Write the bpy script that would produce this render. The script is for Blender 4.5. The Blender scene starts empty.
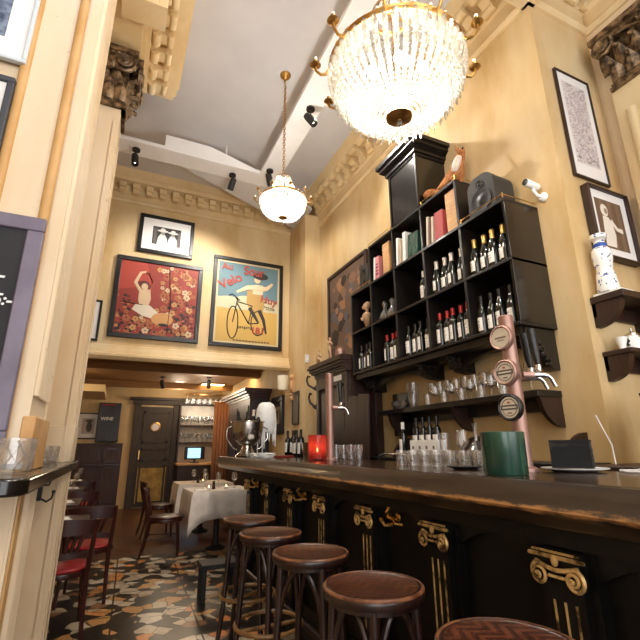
import bpy, bmesh, math, random
from math import pi, sin, cos, radians as R
from mathutils import Vector, Matrix
random.seed(7)
SC = bpy.context.scene
COL = SC.collection

# ------------------------------------------------------------------ materials
def _nt(name):
    m = bpy.data.materials.new(name); m.use_nodes = True
    nt = m.node_tree; nt.nodes.clear()
    out = nt.nodes.new('ShaderNodeOutputMaterial')
    b = nt.nodes.new('ShaderNodeBsdfPrincipled')
    nt.links.new(b.outputs[0], out.inputs[0])
    return m, nt, b, out
def col(h):
    h = h.lstrip('#'); c = [int(h[i:i+2], 16)/255 for i in (0, 2, 4)]
    return tuple((x/12.92 if x <= .04045 else ((x+.055)/1.055)**2.4) for x in c) + (1,)
def ramp(nt, fac, stops, const=False):
    r = nt.nodes.new('ShaderNodeValToRGB'); e = r.color_ramp.elements
    if const: r.color_ramp.interpolation = 'CONSTANT'
    e[0].position, e[0].color = stops[0][0], stops[0][1]
    e[1].position, e[1].color = stops[-1][0], stops[-1][1]
    for p, c in stops[1:-1]:
        k = e.new(p); k.color = c
    nt.links.new(fac, r.inputs[0]); return r.outputs[0]
def coords(nt, scale=(1, 1, 1), rot=(0, 0, 0)):
    t = nt.nodes.new('ShaderNodeTexCoord'); mp = nt.nodes.new('ShaderNodeMapping')
    mp.inputs['Scale'].default_value = scale; mp.inputs['Rotation'].default_value = rot
    nt.links.new(t.outputs['Object'], mp.inputs[0]); return mp.outputs[0]
def noise(nt, vec, scale, detail=3, rough=.55):
    n = nt.nodes.new('ShaderNodeTexNoise'); n.inputs['Scale'].default_value = scale
    n.inputs['Detail'].default_value = detail; n.inputs['Roughness'].default_value = rough
    nt.links.new(vec, n.inputs['Vector']); return n.outputs['Fac']
def mixc(nt, fac, a, b, mode='MIX'):
    m = nt.nodes.new('ShaderNodeMix'); m.data_type = 'RGBA'; m.blend_type = mode
    for k, v in ((0, fac), (6, a), (7, b)):
        if isinstance(v, (int, float)): m.inputs[k].default_value = v
        elif isinstance(v, tuple): m.inputs[k].default_value = v
        else: nt.links.new(v, m.inputs[k])
    return m.outputs[2]
def bump(nt, b, h, strength, dist=.01):
    n = nt.nodes.new('ShaderNodeBump'); n.inputs['Strength'].default_value = strength
    n.inputs['Distance'].default_value = dist
    nt.links.new(h, n.inputs['Height']); nt.links.new(n.outputs[0], b.inputs['Normal'])
def mat(name, c1, c2=None, scale=6, rough=.5, metal=0, stretch=(1, 1, 1), bmp=0, lo=.35, hi=.65, spec=.5, coat=0, detail=4):
    m, nt, b, out = _nt(name)
    b.inputs['Roughness'].default_value = rough; b.inputs['Metallic'].default_value = metal
    b.inputs['Specular IOR Level'].default_value = spec
    if coat: b.inputs['Coat Weight'].default_value = coat; b.inputs['Coat Roughness'].default_value = .12
    v = coords(nt, stretch); f = noise(nt, v, scale, detail)
    c2 = c2 or c1
    nt.links.new(ramp(nt, f, [(lo, col(c1)), (hi, col(c2))]), b.inputs['Base Color'])
    if bmp: bump(nt, b, f, bmp)
    return m
def glassy(name, tint=(1, 1, 1, 1), base=.05, gain=.9, body=None, body_fac=0):
    m = bpy.data.materials.new(name); m.use_nodes = True; nt = m.node_tree; nt.nodes.clear()
    out = nt.nodes.new('ShaderNodeOutputMaterial'); t = nt.nodes.new('ShaderNodeBsdfTransparent')
    t.inputs[0].default_value = tint
    g = nt.nodes.new('ShaderNodeBsdfGlossy'); g.inputs['Roughness'].default_value = .04
    lw = nt.nodes.new('ShaderNodeLayerWeight'); lw.inputs[0].default_value = .35
    ma = nt.nodes.new('ShaderNodeMath'); ma.operation = 'MULTIPLY_ADD'
    nt.links.new(lw.outputs['Facing'], ma.inputs[0]); ma.inputs[1].default_value = gain*.6; ma.inputs[2].default_value = base
    mx = nt.nodes.new('ShaderNodeMixShader')
    nt.links.new(ma.outputs[0], mx.inputs[0]); nt.links.new(t.outputs[0], mx.inputs[1]); nt.links.new(g.outputs[0], mx.inputs[2])
    last = mx.outputs[0]
    if body:
        d = nt.nodes.new('ShaderNodeBsdfTranslucent'); d.inputs[0].default_value = col(body)
        m2 = nt.nodes.new('ShaderNodeMixShader'); m2.inputs[0].default_value = body_fac
        nt.links.new(last, m2.inputs[1]); nt.links.new(d.outputs[0], m2.inputs[2]); last = m2.outputs[0]
    nt.links.new(last, out.inputs[0]); return m
def emit(name, c, s):
    m, nt, b, out = _nt(name); b.inputs['Base Color'].default_value = col(c)
    b.inputs['Emission Color'].default_value = col(c); b.inputs['Emission Strength'].default_value = s
    return m

def plaster(name, base, dark, light, fleck):
    m, nt, b, out = _nt(name); b.inputs['Roughness'].default_value = .62
    v = coords(nt, (1, 1, .35)); f1 = noise(nt, v, 1.7, 5, .6)
    c = ramp(nt, f1, [(.3, col(dark)), (.5, col(base)), (.72, col(light))])
    v2 = coords(nt); f2 = noise(nt, v2, 26, 2, .7)
    c = mixc(nt, ramp(nt, f2, [(.68, (0, 0, 0, 1)), (.80, (.5, .5, .5, 1))]), c, col(fleck))
    nt.links.new(c, b.inputs['Base Color']); bump(nt, b, f2, .08, .004)
    return m
M = {}
M['plaster'] = plaster('ochre_plaster', '#d2b585', '#bd985e', '#dec99f', '#a9834a')
M['pier'] = plaster('cream_paint', '#d9c4a4', '#ceb28b', '#e0d0b9', '#a48457')
M['cream'] = plaster('cream_moulding_paint', '#dcc294', '#cdad7a', '#e4d1ab', '#a98453')
M['ochre_shade'] = mat('painted_ochre_shade', '#bb8f54', '#caa069', 5, .55)  # darker ochre imitates shade on the side faces of the pier's steps
M['plinth'] = mat('worn_plinth_paint', '#b58347', '#cb9c5e', 9, .5)
M['ceiling'] = mat('grey_ceiling_paint', '#c9c6c6', '#d2cfcf', 1.5, .8)
M['white_board'] = mat('white_ceiling_board', '#e9e8e6', '#f0efed', 3, .6)
M['roomceil'] = mat('tan_ceiling_paint', '#8f6637', '#9d7342', 2, .6)
M['black_wood'] = mat('black_stained_wood', '#0f0c0a', '#1c1511', 7, .38, stretch=(8, 8, .8), coat=.1, spec=.4)
M['black_gloss'] = mat('black_lacquer', '#0e0b0a', '#16110e', 4, .2, coat=.35)
M['cubby'] = mat('dark_shelf_interior', '#1a120d', '#33251b', 6, .5, stretch=(5, 5, .8))
M['bar_front'] = mat('black_panel_paint', '#080707', '#0f0d0b', 5, .42, spec=.3)
M['door_wood'] = mat('weathered_door_wood', '#241c16', '#43362b', 9, .6, stretch=(9, 9, .7))
M['wainscot'] = mat('red_brown_panelling', '#2c1712', '#44261d', 6, .5, stretch=(7, 7, .8))
M['dark_wood'] = mat('dark_brown_wood', '#20120d', '#3a2217', 6, .45, stretch=(9, 9, .7))
M['chair_wood'] = mat('mahogany_chair_wood', '#2a110d', '#431b14', 6, .36, stretch=(7, 7, .8), coat=.15)
M['stool_wood'] = mat('dark_bentwood', '#1b0e0b', '#321a13', 6, .34, stretch=(8, 8, .8), coat=.2)
M['stool_rim'] = mat('worn_seat_rim', '#4f2c1c', '#8a5a3a', 18, .36, lo=.4, hi=.7)
M['foot_ring'] = mat('worn_ring_wood', '#5f3f22', '#9a7240', 12, .4)
M['light_wood'] = mat('pale_box_wood', '#c3925f', '#d6ab78', 5, .55, stretch=(1, 1, 6))
M['curtain'] = mat('russet_curtain', '#8d5a3a', '#a8714c', 5, .7, stretch=(10, 10, .5))
M['brass'] = mat('aged_brass', '#a77a3a', '#d2a964', 9, .28, 1)
M['brass_plate'] = mat('dull_brass_sheet', '#8a6c34', '#b08d4b', 6, .5, .6)
M['gilt'] = mat('rubbed_gilt', '#4a3418', '#d9b272', 22, .4, .35, lo=.36, hi=.56)
M['bronze'] = mat('bronzed_plaster', '#3a2a1d', '#9c8160', 22, .42, .45, lo=.38, hi=.66)
M['steel'] = mat('brushed_steel', '#b9b5ae', '#d5d2cc', 8, .2, 1)
M['chrome'] = mat('chrome', '#d9d9d9', '#e6e6e6', 6, .1, 1)
M['copper'] = mat('brushed_copper', '#a07c70', '#b9968a', 9, .48, .7, stretch=(1, 1, .2))
M['black'] = mat('black_plastic', '#0c0c0d', '#151516', 8, .38)
M['matte_black'] = mat('matt_black_metal', '#121112', '#1d1b1b', 8, .6)
M['speaker'] = mat('charcoal_speaker_plastic', '#242221', '#312e2c', 8, .55)
M['white'] = mat('white_ceramic', '#efeeea', '#f7f6f3', 8, .3)
M['paper'] = mat('white_paper', '#eae7e0', '#f5f3ee', 10, .8)
M['mount'] = mat('white_picture_mount', '#e6e4e2', '#efedeb', 4, .7)
M['cloth'] = mat('white_tablecloth', '#d9cdc0', '#e6dccf', 12, .85, bmp=.05)
M['red_seat'] = mat('red_leatherette', '#8c1f22', '#a92b2d', 6, .4)
M['green'] = mat('dark_green_leather', '#16382d', '#23503f', 5, .25, stretch=(4, 4, 1), coat=.3)
M['napkin'] = mat('black_napkin_paper', '#0f0f11', '#19191c', 30, .85, stretch=(1, 1, 6))
M['bottle'] = mat('black_bottle_glass', '#0a0d0a', '#10140e', 4, .06, coat=.5)
M['label'] = mat('paper_label', '#e4ded4', '#f2eee8', 18, .7)
M['foil_red'] = mat('red_capsule', '#9c2222', '#bd3330', 8, .35, .3)
M['foil_gold'] = mat('gold_foil', '#b98d46', '#dcb870', 14, .3, .7)
M['foil_silver'] = mat('pale_foil', '#bcaea4', '#ddd3ca', 14, .35, .5)
M['foil_black'] = mat('black_capsule', '#121010', '#1d1918', 8, .3)
M['foil_white'] = mat('white_capsule', '#e0dcd4', '#ece9e2', 8, .4)
M['glass'] = glassy('clear_glass', base=.08, gain=1.0, body='#ffffff', body_fac=.05)
M['cut_glass'] = glassy('cut_clear_glass', base=.10, gain=.8, body='#ffffff', body_fac=.16)
M['crystal'] = glassy('chandelier_crystal', base=.08, gain=.6, body='#c4c0b8', body_fac=.42)
M['red_glass'] = glassy('red_glass', tint=(1, .55, .52, 1), base=.05, gain=.45, body='#cc6660', body_fac=.38)
M['wax'] = mat('dripped_white_wax', '#e9e6e0', '#f6f4f0', 9, .55)
M['bulb'] = emit('warm_bulb', '#ffe3b5', 60)
M['flame'] = emit('candle_flame', '#ffc070', 18)
M['panel_light'] = emit('warm_light_panel', '#ffd596', 7)
M['screen'] = emit('blue_monitor_screen', '#8fc4ea', 1.3)
M['slate'] = mat('chalkboard_slate', '#1d1c1f', '#2b2a2e', 3, .8)
M['mauve'] = mat('mauve_grey_frame_paint', '#625868', '#746a79', 5, .5)
M['chalk'] = mat('white_chalk', '#e6e4e2', '#f3f2f0', 30, .9)
M['plastic_white'] = mat('white_plastic', '#dedbd6', '#e8e6e2', 6, .35)
M['bust'] = mat('tan_plaster', '#c09a74', '#d6b48f', 7, .7)
M['fox'] = mat('russet_fur', '#9a5a2c', '#c98a55', 26, .9, stretch=(2, 1, 1), bmp=.3)
M['fox_white'] = mat('white_fur', '#d9c3b0', '#efe4d8', 26, .9, bmp=.3)
M['blue_white'] = mat('blue_painted_china', '#3a508f', '#eceae4', 42, .25, lo=.37, hi=.40, detail=2)
M['cobalt'] = mat('cobalt_glaze', '#1b3a86', '#2a55ad', 8, .25)
M['niche'] = mat('pale_back_panel', '#b9b0a4', '#cfc6ba', 3, .6)
def flat(h, rough=.6):
    k = 'flat_' + h.lstrip('#')
    if k not in M: M[k] = mat(k, h, h, 4, rough)
    return M[k]

# floor of broken marble set in dark cement, in square slabs
def mk_mosaic():
    m, nt, b, out = _nt('broken_marble_mosaic'); b.inputs['Roughness'].default_value = .3
    v = coords(nt, (1, 1, 0), (0, 0, .03))
    n = nt.nodes.new('ShaderNodeTexNoise'); n.inputs['Scale'].default_value = 5; nt.links.new(v, n.inputs['Vector'])
    va = nt.nodes.new('ShaderNodeVectorMath'); va.operation = 'MULTIPLY_ADD'
    nt.links.new(n.outputs['Color'], va.inputs[0]); va.inputs[1].default_value = (.10, .10, 0); nt.links.new(v, va.inputs[2])
    def vor(feat):
        q = nt.nodes.new('ShaderNodeTexVoronoi'); q.feature = feat; q.inputs['Scale'].default_value = 8.5
        nt.links.new(va.outputs[0], q.inputs['Vector']); return q
    sep = nt.nodes.new('ShaderNodeSeparateColor'); nt.links.new(vor('F1').outputs['Color'], sep.inputs[0])
    c = ramp(nt, sep.outputs[0], [(0, col('#181513')), (.26, col('#26221e')), (.42, col('#c9b89d')), (.52, col('#d98f52')), (.60, col('#94684a')),
             (.67, col('#b9a88e')), (.76, col('#c9965c')), (.83, col('#2f2924')), (.93, col('#dccfba'))], True)
    f = noise(nt, v, 30, 3); c = mixc(nt, .35, c, ramp(nt, f, [(.3, col('#6a5a4a')), (.7, col('#ffffff'))]), 'MULTIPLY')
    g = ramp(nt, vor('DISTANCE_TO_EDGE').outputs['Distance'], [(.012, (1, 1, 1, 1)), (.03, (0, 0, 0, 1))])
    c = mixc(nt, g, c, col('#171411'))
    br = nt.nodes.new('ShaderNodeTexBrick'); br.offset = 0; br.inputs['Scale'].default_value = 1
    for k, x in (('Brick Width', .62), ('Row Height', .62), ('Mortar Size', .007)): br.inputs[k].default_value = x
    nt.links.new(v, br.inputs['Vector'])
    c = mixc(nt, br.outputs['Fac'], c, col('#131110'))
    nt.links.new(c, b.inputs['Base Color']); return m
M['mosaic'] = mk_mosaic()
def mk_parquet(name, c1, c2, w, h, rot, rough=.35, scale=1):
    m, nt, b, out = _nt(name); b.inputs['Roughness'].default_value = rough
    v = coords(nt, (scale, scale, 0), (0, 0, rot))
    br = nt.nodes.new('ShaderNodeTexBrick'); br.inputs['Scale'].default_value = 1; br.offset = .5
    for k, x in (('Brick Width', w), ('Row Height', h), ('Mortar Size', .0022)): br.inputs[k].default_value = x
    br.inputs['Color1'].default_value = col(c1); br.inputs['Color2'].default_value = col(c2); br.inputs['Mortar'].default_value = col('#1a0f0a')
    nt.links.new(v, br.inputs['Vector'])
    f = noise(nt, coords(nt, (2, 14, 1), (0, 0, rot)), 6, 4)
    c = mixc(nt, .6, br.outputs['Color'], ramp(nt, f, [(.3, col('#8a7a6c')), (.7, col('#ffffff'))]), 'MULTIPLY')
    nt.links.new(c, b.inputs['Base Color']); return m
M['parquet'] = mk_parquet('dark_oak_parquet', '#4b2b19', '#6a4027', .5, .09, R(45))
M['bar_top'] = mk_parquet('dark_polished_bar_top', '#2e1d13', '#3c271a', 3, .11, R(90), .2)
# the seats: dark stained herringbone veneer
def mk_seat():
    m, nt, b, out = _nt('herringbone_seat_veneer'); b.inputs['Roughness'].default_value = .32
    b.inputs['Coat Weight'].default_value = .3; b.inputs['Coat Roughness'].default_value = .2
    t = nt.nodes.new('ShaderNodeTexCoord'); s = nt.nodes.new('ShaderNodeSeparateXYZ'); nt.links.new(t.outputs['Object'], s.inputs[0])
    def mt(op, a, bb):
        q = nt.nodes.new('ShaderNodeMath'); q.operation = op
        for i, x in enumerate((a, bb)):
            if isinstance(x, (int, float)): q.inputs[i].default_value = x
            else: nt.links.new(x, q.inputs[i])
        return q.outputs[0]
    z = mt('PINGPONG', s.outputs[0], .055); w = mt('ADD', s.outputs[1], mt('MULTIPLY', z, 1.0))
    k = mt('FRACT', mt('MULTIPLY', w, 22.0), 0)
    c = ramp(nt, k, [(0, col('#371b12')), (.45, col('#4f2818')), (.55, col('#6d3c24')), (1, col('#5a2f1c'))])
    f = noise(nt, coords(nt), 14, 4)
    c = mixc(nt, .7, c, ramp(nt, f, [(.3, col('#6a5a50')), (.7, col('#ffffff'))]), 'MULTIPLY')
    nt.links.new(c, b.inputs['Base Color']); return m
M['seat'] = mk_seat()
# bar nosing: lacquer worn to bare wood along its lowest edge
def mk_nosing():
    m, nt, b, out = _nt('worn_bar_nosing'); b.inputs['Roughness'].default_value = .28
    b.inputs['Coat Weight'].default_value = .2
    t = nt.nodes.new('ShaderNodeTexCoord'); s = nt.nodes.new('ShaderNodeSeparateXYZ'); nt.links.new(t.outputs['Object'], s.inputs[0])
    f = noise(nt, coords(nt, (1, .35, 1)), 30, 5, .7)
    a = nt.nodes.new('ShaderNodeMath'); a.operation = 'SUBTRACT'; nt.links.new(s.outputs[2], a.inputs[0]); a.inputs[1].default_value = 1.108
    ab = nt.nodes.new('ShaderNodeMath'); ab.operation = 'ABSOLUTE'; nt.links.new(a.outputs[0], ab.inputs[0])
    d = nt.nodes.new('ShaderNodeMath'); d.operation = 'MULTIPLY_ADD'; nt.links.new(ab.outputs[0], d.inputs[0]); d.inputs[1].default_value = 19; nt.links.new(f, d.inputs[2])
    g = ramp(nt, d.outputs[0], [(.55, (1, 1, 1, 1)), (.72, (0, 0, 0, 1))])
    n2 = noise(nt, coords(nt, (3, .4, 3)), 8, 4)
    base = ramp(nt, n2, [(.35, col('#2a2019')), (.7, col('#3f3226'))])
    nt.links.new(mixc(nt, g, base, col('#9a6c3e')), b.inputs['Base Color']); return m
M['nosing'] = mk_nosing()

# ------------------------------------------------------------------ mesh helpers
class MB:
    def __init__(s): s.v, s.f, s.fm, s.m, s.x = [], [], [], 0, None
    def add(s, vs, fs):
        o = len(s.v)
        if s.x is not None: vs = [s.x @ Vector(p) for p in vs]
        s.v += [tuple(p) for p in vs]; s.f += [tuple(i+o for i in f) for f in fs]; s.fm += [s.m]*len(fs); return s
    def box(s, x0, x1, y0, y1, z0, z1):
        vs = [(x, y, z) for x in (x0, x1) for y in (y0, y1) for z in (z0, z1)]
        return s.add(vs, [(0, 1, 3, 2), (4, 6, 7, 5), (0, 4, 5, 1), (2, 3, 7, 6), (0, 2, 6, 4), (1, 5, 7, 3)])
    def cbox(s, c, d): return s.box(c[0]-d[0]/2, c[0]+d[0]/2, c[1]-d[1]/2, c[1]+d[1]/2, c[2]-d[2]/2, c[2]+d[2]/2)
    def prism(s, poly, ax, a0, a1):
        def P(p, a): return {'x': (a, p[0], p[1]), 'y': (p[0], a, p[1]), 'z': (p[0], p[1], a)}[ax]
        n = len(poly)
        return s.add([P(p, a0) for p in poly]+[P(p, a1) for p in poly],
                     [tuple(range(n)), tuple(range(2*n-1, n-1, -1))]+[(i, (i+1) % n, n+(i+1) % n, n+i) for i in range(n)])
    def poly(s, pts): return s.add(pts, [tuple(range(len(pts)))])
    def lathe(s, prof, c=(0, 0, 0), n=16, sx=1, sy=1, cap=True):
        vs, rows, fs = [], [], []
        for r, z in prof:
            if r < 1e-6: rows.append([len(vs)]); vs.append((c[0], c[1], c[2]+z))
            else:
                rows.append(list(range(len(vs), len(vs)+n)))
                vs += [(c[0]+sx*r*cos(2*pi*i/n), c[1]+sy*r*sin(2*pi*i/n), c[2]+z) for i in range(n)]
        for a, b in zip(rows, rows[1:]):
            if len(a) == 1 and len(b) == 1: continue
            for i in range(n):
                j = (i+1) % n
                if len(a) == 1: fs.append((a[0], b[j], b[i]))
                elif len(b) == 1: fs.append((a[i], a[j], b[0]))
                else: fs.append((a[i], a[j], b[j], b[i]))
        if cap:
            for q in (rows[0], rows[-1]):
                if len(q) > 1: fs.append(tuple(q))
        return s.add(vs, fs)
    def tube(s, pts, r, n=8, closed=False, flat_=None):
        pts = [Vector(p) for p in pts]; N = len(pts); vs, fs = [], []
        up = None
        for i, p in enumerate(pts):
            if closed: t = pts[(i+1) % N]-pts[i-1]
            else: t = pts[min(i+1, N-1)]-pts[max(i-1, 0)]
            t.normalize()
            if up is None:
                up = Vector((0, 0, 1)) if abs(t.z) < .9 else Vector((0, 1, 0))
            a = up-t*up.dot(t)
            if a.length < 1e-4: a = t.orthogonal()
            a.normalize(); b = t.cross(a); up = a
            rr = r[i] if isinstance(r, (list, tuple)) else r
            fa = flat_ or 1
            for k in range(n):
                an = 2*pi*k/n; vs.append(p+a*(rr*cos(an))+b*(rr*fa*sin(an)))
        for i in range(N if closed else N-1):
            j = (i+1) % N
            for k in range(n):
                l = (k+1) % n; fs.append((i*n+k, i*n+l, j*n+l, j*n+k))
        if not closed: fs += [tuple(range(n-1, -1, -1)), tuple(range((N-1)*n, N*n))]
        return s.add(vs, fs)
    def ball(s, c, r, n=10, k=6, sc=(1, 1, 1)):
        prof = [(r*sin(pi*i/k), -r*cos(pi*i/k)) for i in range(k+1)]
        prof[0] = (0, -r); prof[-1] = (0, r)
        m0 = s.x; s.x = (m0 or Matrix()) @ Matrix.Translation(c) @ Matrix.Diagonal((*sc, 1))
        s.lathe(prof, n=n, cap=False); s.x = m0; return s
    def ring(s, c, R_, r, n=32, k=8):
        return s.tube([(c[0]+R_*cos(2*pi*i/n), c[1]+R_*sin(2*pi*i/n), c[2]) for i in range(n)], r, k, True)
    def disc(s, c, ru, rv, ax='y', n=20):
        return s.add([(c[0]+ru*cos(2*pi*i/n), c[1], c[2]+rv*sin(2*pi*i/n)) for i in range(n)], [tuple(range(n))])
    def build(s, name, mats, parent=None, smooth=True, bev=0, label=None, kind=None, angle=40, sub=0):
        me = bpy.data.meshes.new(name)
        me.from_pydata(s.v, [], s.f)
        if not isinstance(mats, (list, tuple)): mats = [mats]
        for m in mats: me.materials.append(M[m] if isinstance(m, str) else m)
        me.polygons.foreach_set('material_index', s.fm)
        bm = bmesh.new(); bm.from_mesh(me); bmesh.ops.recalc_face_normals(bm, faces=bm.faces); bm.to_mesh(me); bm.free()
        if smooth:
            me.shade_smooth(); me.set_sharp_from_angle(angle=R(angle))
        o = bpy.data.objects.new(name, me); COL.objects.link(o)
        if bev:
            b = o.modifiers.new('Bevel', 'BEVEL'); b.width = bev; b.segments = 2; b.limit_method = 'ANGLE'; b.angle_limit = R(50)
        if sub:
            b = o.modifiers.new('Subdivision', 'SUBSURF'); b.levels = b.render_levels = sub
        if parent is not None: o.parent = parent
        if label: o['label'] = label
        if kind: o['kind'] = kind
        return o
def tr(x, y, z): return Matrix.Translation((x, y, z))
def rot(a, ax): return Matrix.Rotation(a, 4, ax)
def thing(name, label, cat, loc=(0, 0, 0), rz=0, group=None):
    o = bpy.data.objects.new(name, None); COL.objects.link(o); o.empty_display_size = .1
    o.location = loc; o.rotation_euler = (0, 0, rz); o['label'] = label; o['category'] = cat
    if group: o['group'] = group
    return o
def tag(o, label, cat, group=None):
    o['label'] = label; o['category'] = cat
    if group: o['group'] = group
    return o
def struct(name, mb, m, **k): return mb.build(name, m, kind='structure', **k)
def kids(o): return [c for c in COL.objects if c.parent == o]
def dup(o, loc=None, rz=None, label=None, group=None, scale=None):
    def cp(q, par):
        c = q.copy(); COL.objects.link(c)
        if par is not None: c.parent = par
        for ch in list(q.children): cp(ch, c)
        return c
    c = cp(o, None)
    if loc is not None: c.location = loc
    if rz is not None: c.rotation_euler = (0, 0, rz)
    if scale is not None: c.scale = (scale,)*3
    if label: c['label'] = label
    if group: c['group'] = group
    return c
ORD = ['first', 'second', 'third', 'fourth', 'fifth', 'sixth', 'seventh', 'eighth', 'ninth', 'tenth', 'eleventh', 'twelfth', 'thirteenth', 'fourteenth']
def arc(c, r, a0, a1, n, pl='xz'):
    q = [(c[0]+r*cos(a0+(a1-a0)*i/n), c[1]+r*sin(a0+(a1-a0)*i/n)) for i in range(n+1)]
    return q
def text(s, size, m, parent, loc, rotm, name='lettering', ext=.0012, shear=0, xs=1):
    cu = bpy.data.curves.new(name, 'FONT'); cu.body = s; cu.size = size; cu.extrude = ext; cu.offset = size*.02; cu.shear = shear; cu.align_x = 'CENTER'; cu.align_y = 'CENTER'
    t = bpy.data.objects.new(name, cu); COL.objects.link(t); bpy.context.view_layer.update()
    me = bpy.data.meshes.new_from_object(t.evaluated_get(bpy.context.evaluated_depsgraph_get()))
    COL.objects.unlink(t); bpy.data.objects.remove(t)
    me.transform(rotm @ Matrix.Diagonal((xs, 1, 1, 1))); me.materials.clear(); me.materials.append(M[m] if isinstance(m, str) else m)
    o = bpy.data.objects.new(name, me); COL.objects.link(o); o.location = loc
    if parent is not None: o.parent = parent
    return o
# ------------------------------------------------------------------ the room
struct('floor', MB().box(-2.8, 3.5, -2.2, 6.43, -.06, 0), 'mosaic')
struct('floor_dining_room', MB().box(-2.8, 2.6, 6.43, 11.4, -.06, 0), 'parquet')
struct('ceiling', MB().box(-3, 3.6, -2.3, 6.66, 5.3, 5.4), 'ceiling')
struct('ceiling_dining_room', MB().box(-3, 2.7, 6.65, 11.5, 2.7, 2.8), 'roomceil')
struct('wall_right', MB().box(2.65, 2.9, 1.68, 11.5, -.06, 5.3), 'plaster')
struct('wall_right_return', MB().box(2.9, 3.5, 1.68, 1.9, -.06, 5.3), 'plaster')
struct('wall_right_near', MB().box(3.36, 3.6, -2.2, 1.68, -.06, 5.3), 'pier')
struct('wall_right_dining_room', MB().box(2.40, 2.65, 5.75, 11.3, 0, 4.93), 'plaster')
struct('wall_back_upper', MB().box(-2.8, 2.40, 6.45, 6.65, 2.50, 5.3), 'plaster')
struct('wall_back', MB().box(-2.8, 2.7, 11.3, 11.5, -.06, 2.8), 'plaster')
struct('wall_left', MB().box(-3, -2.8, -2.3, 11.5, -.06, 5.3), 'plaster')
# street front behind the camera: two tall shop window openings
mb = MB()
mb.box(-2.8, 3.5, -2.3, -2.1, -.06, .55); mb.box(-2.8, 3.5, -2.3, -2.1, 4.5, 5.3)
mb.box(-2.8, -2.3, -2.3, -2.1, .55, 4.5); mb.box(.25, .65, -2.3, -2.1, .55, 4.5); mb.box(3.1, 3.5, -2.3, -2.1, .55, 4.5)
struct('wall_front', mb, 'pier')
for k, (x0, x1) in enumerate(((-2.3, .25), (.65, 3.1))):
    mb = MB()
    for x in (x0, (x0+x1)/2-.03, x1-.06): mb.box(x, x+.06, -2.25, -2.17, .55, 4.5)
    for z in (.55, 2.9, 4.44): mb.box(x0, x1, -2.25, -2.17, z, z+.06)
    w = struct('window_%d' % (k+1), mb, 'dark_wood')
    MB().box(x0, x1, -2.215, -2.205, .55, 4.5).build('pane', 'glass', w)
# lower mouldings of the upper back wall
mb = MB()
mb.prism([(6.46, 2.46), (6.40, 2.46), (6.36, 2.50), (6.36, 2.53), (6.41, 2.56), (6.41, 2.60), (6.43, 2.63), (6.43, 2.66), (6.46, 2.68)], 'x', -2.8, 2.40)
struct('trim_1', mb, 'cream')
# dentil cornice on the back wall
mb = MB()
mb.prism([(6.47, 4.87), (6.43, 4.87), (6.41, 4.90), (6.43, 4.93), (6.44, 5.02), (6.40, 5.04), (6.40, 5.14), (6.27, 5.15), (6.25, 5.20), (6.21, 5.22), (6.17, 5.30), (6.47, 5.30)], 'x', -2.8, 2.65)
for i in range(27):
    x = -2.65+.19*i; mb.box(x, x+.10, 6.29, 6.42, 5.055, 5.135); mb.box(x+.012, x+.088, 6.33, 6.42, 5.0, 5.06)
struct('trim_2', mb, 'cream')
# modillion cornice along the right wall, wrapping round the return
def modillion(mb, x, y, z, w=.10):      # scroll bracket, projecting to -x from x
    poly = [(x+.02, z), (x-.20, z), (x-.215, z-.03), (x-.19, z-.06), (x-.15, z-.05), (x-.11, z-.055), (x-.07, z-.10), (x-.045, z-.15), (x+.02, z-.16)]
    mb.prism(poly, 'y', y-w/2, y+w/2)
    for cx, cz, r in ((x-.175, z-.05, .045), (x-.03, z-.14, .04)):
        mb.prism(arc((cx, cz), r, 0, 2*pi*11/12, 11), 'y', y-w/2-.012, y+w/2+.012)
mb = MB()
prof = [(2.70, 4.72), (2.625, 4.72), (2.60, 4.76), (2.62, 4.79), (2.63, 4.82), (2.63, 4.93), (2.60, 4.96), (2.60, 5.11), (2.46, 5.12), (2.45, 5.18), (2.42, 5.20), (2.39, 5.30), (2.70, 5.30)]
mb.prism(prof, 'y', 1.46, 5.76)
for i in range(20): modillion(mb, 2.61, 1.78+.202*i, 5.115)
mb.x = tr(2.65, 1.68, 0) @ rot(pi/2, 'Z') @ tr(-2.65, -1.68, 0)
mb.prism(prof, 'y', 1.0, 1.9)
for i in range(4): modillion(mb, 2.61, 1.58-.19*i, 5.115)
mb.x = tr(.71, 0, 0)
mb.prism(prof, 'y', -2.2, 1.68)
for i in range(12): modillion(mb, 2.61, 1.36-.202*i, 5.115)
struct('trim_3', mb, 'cream')
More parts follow.
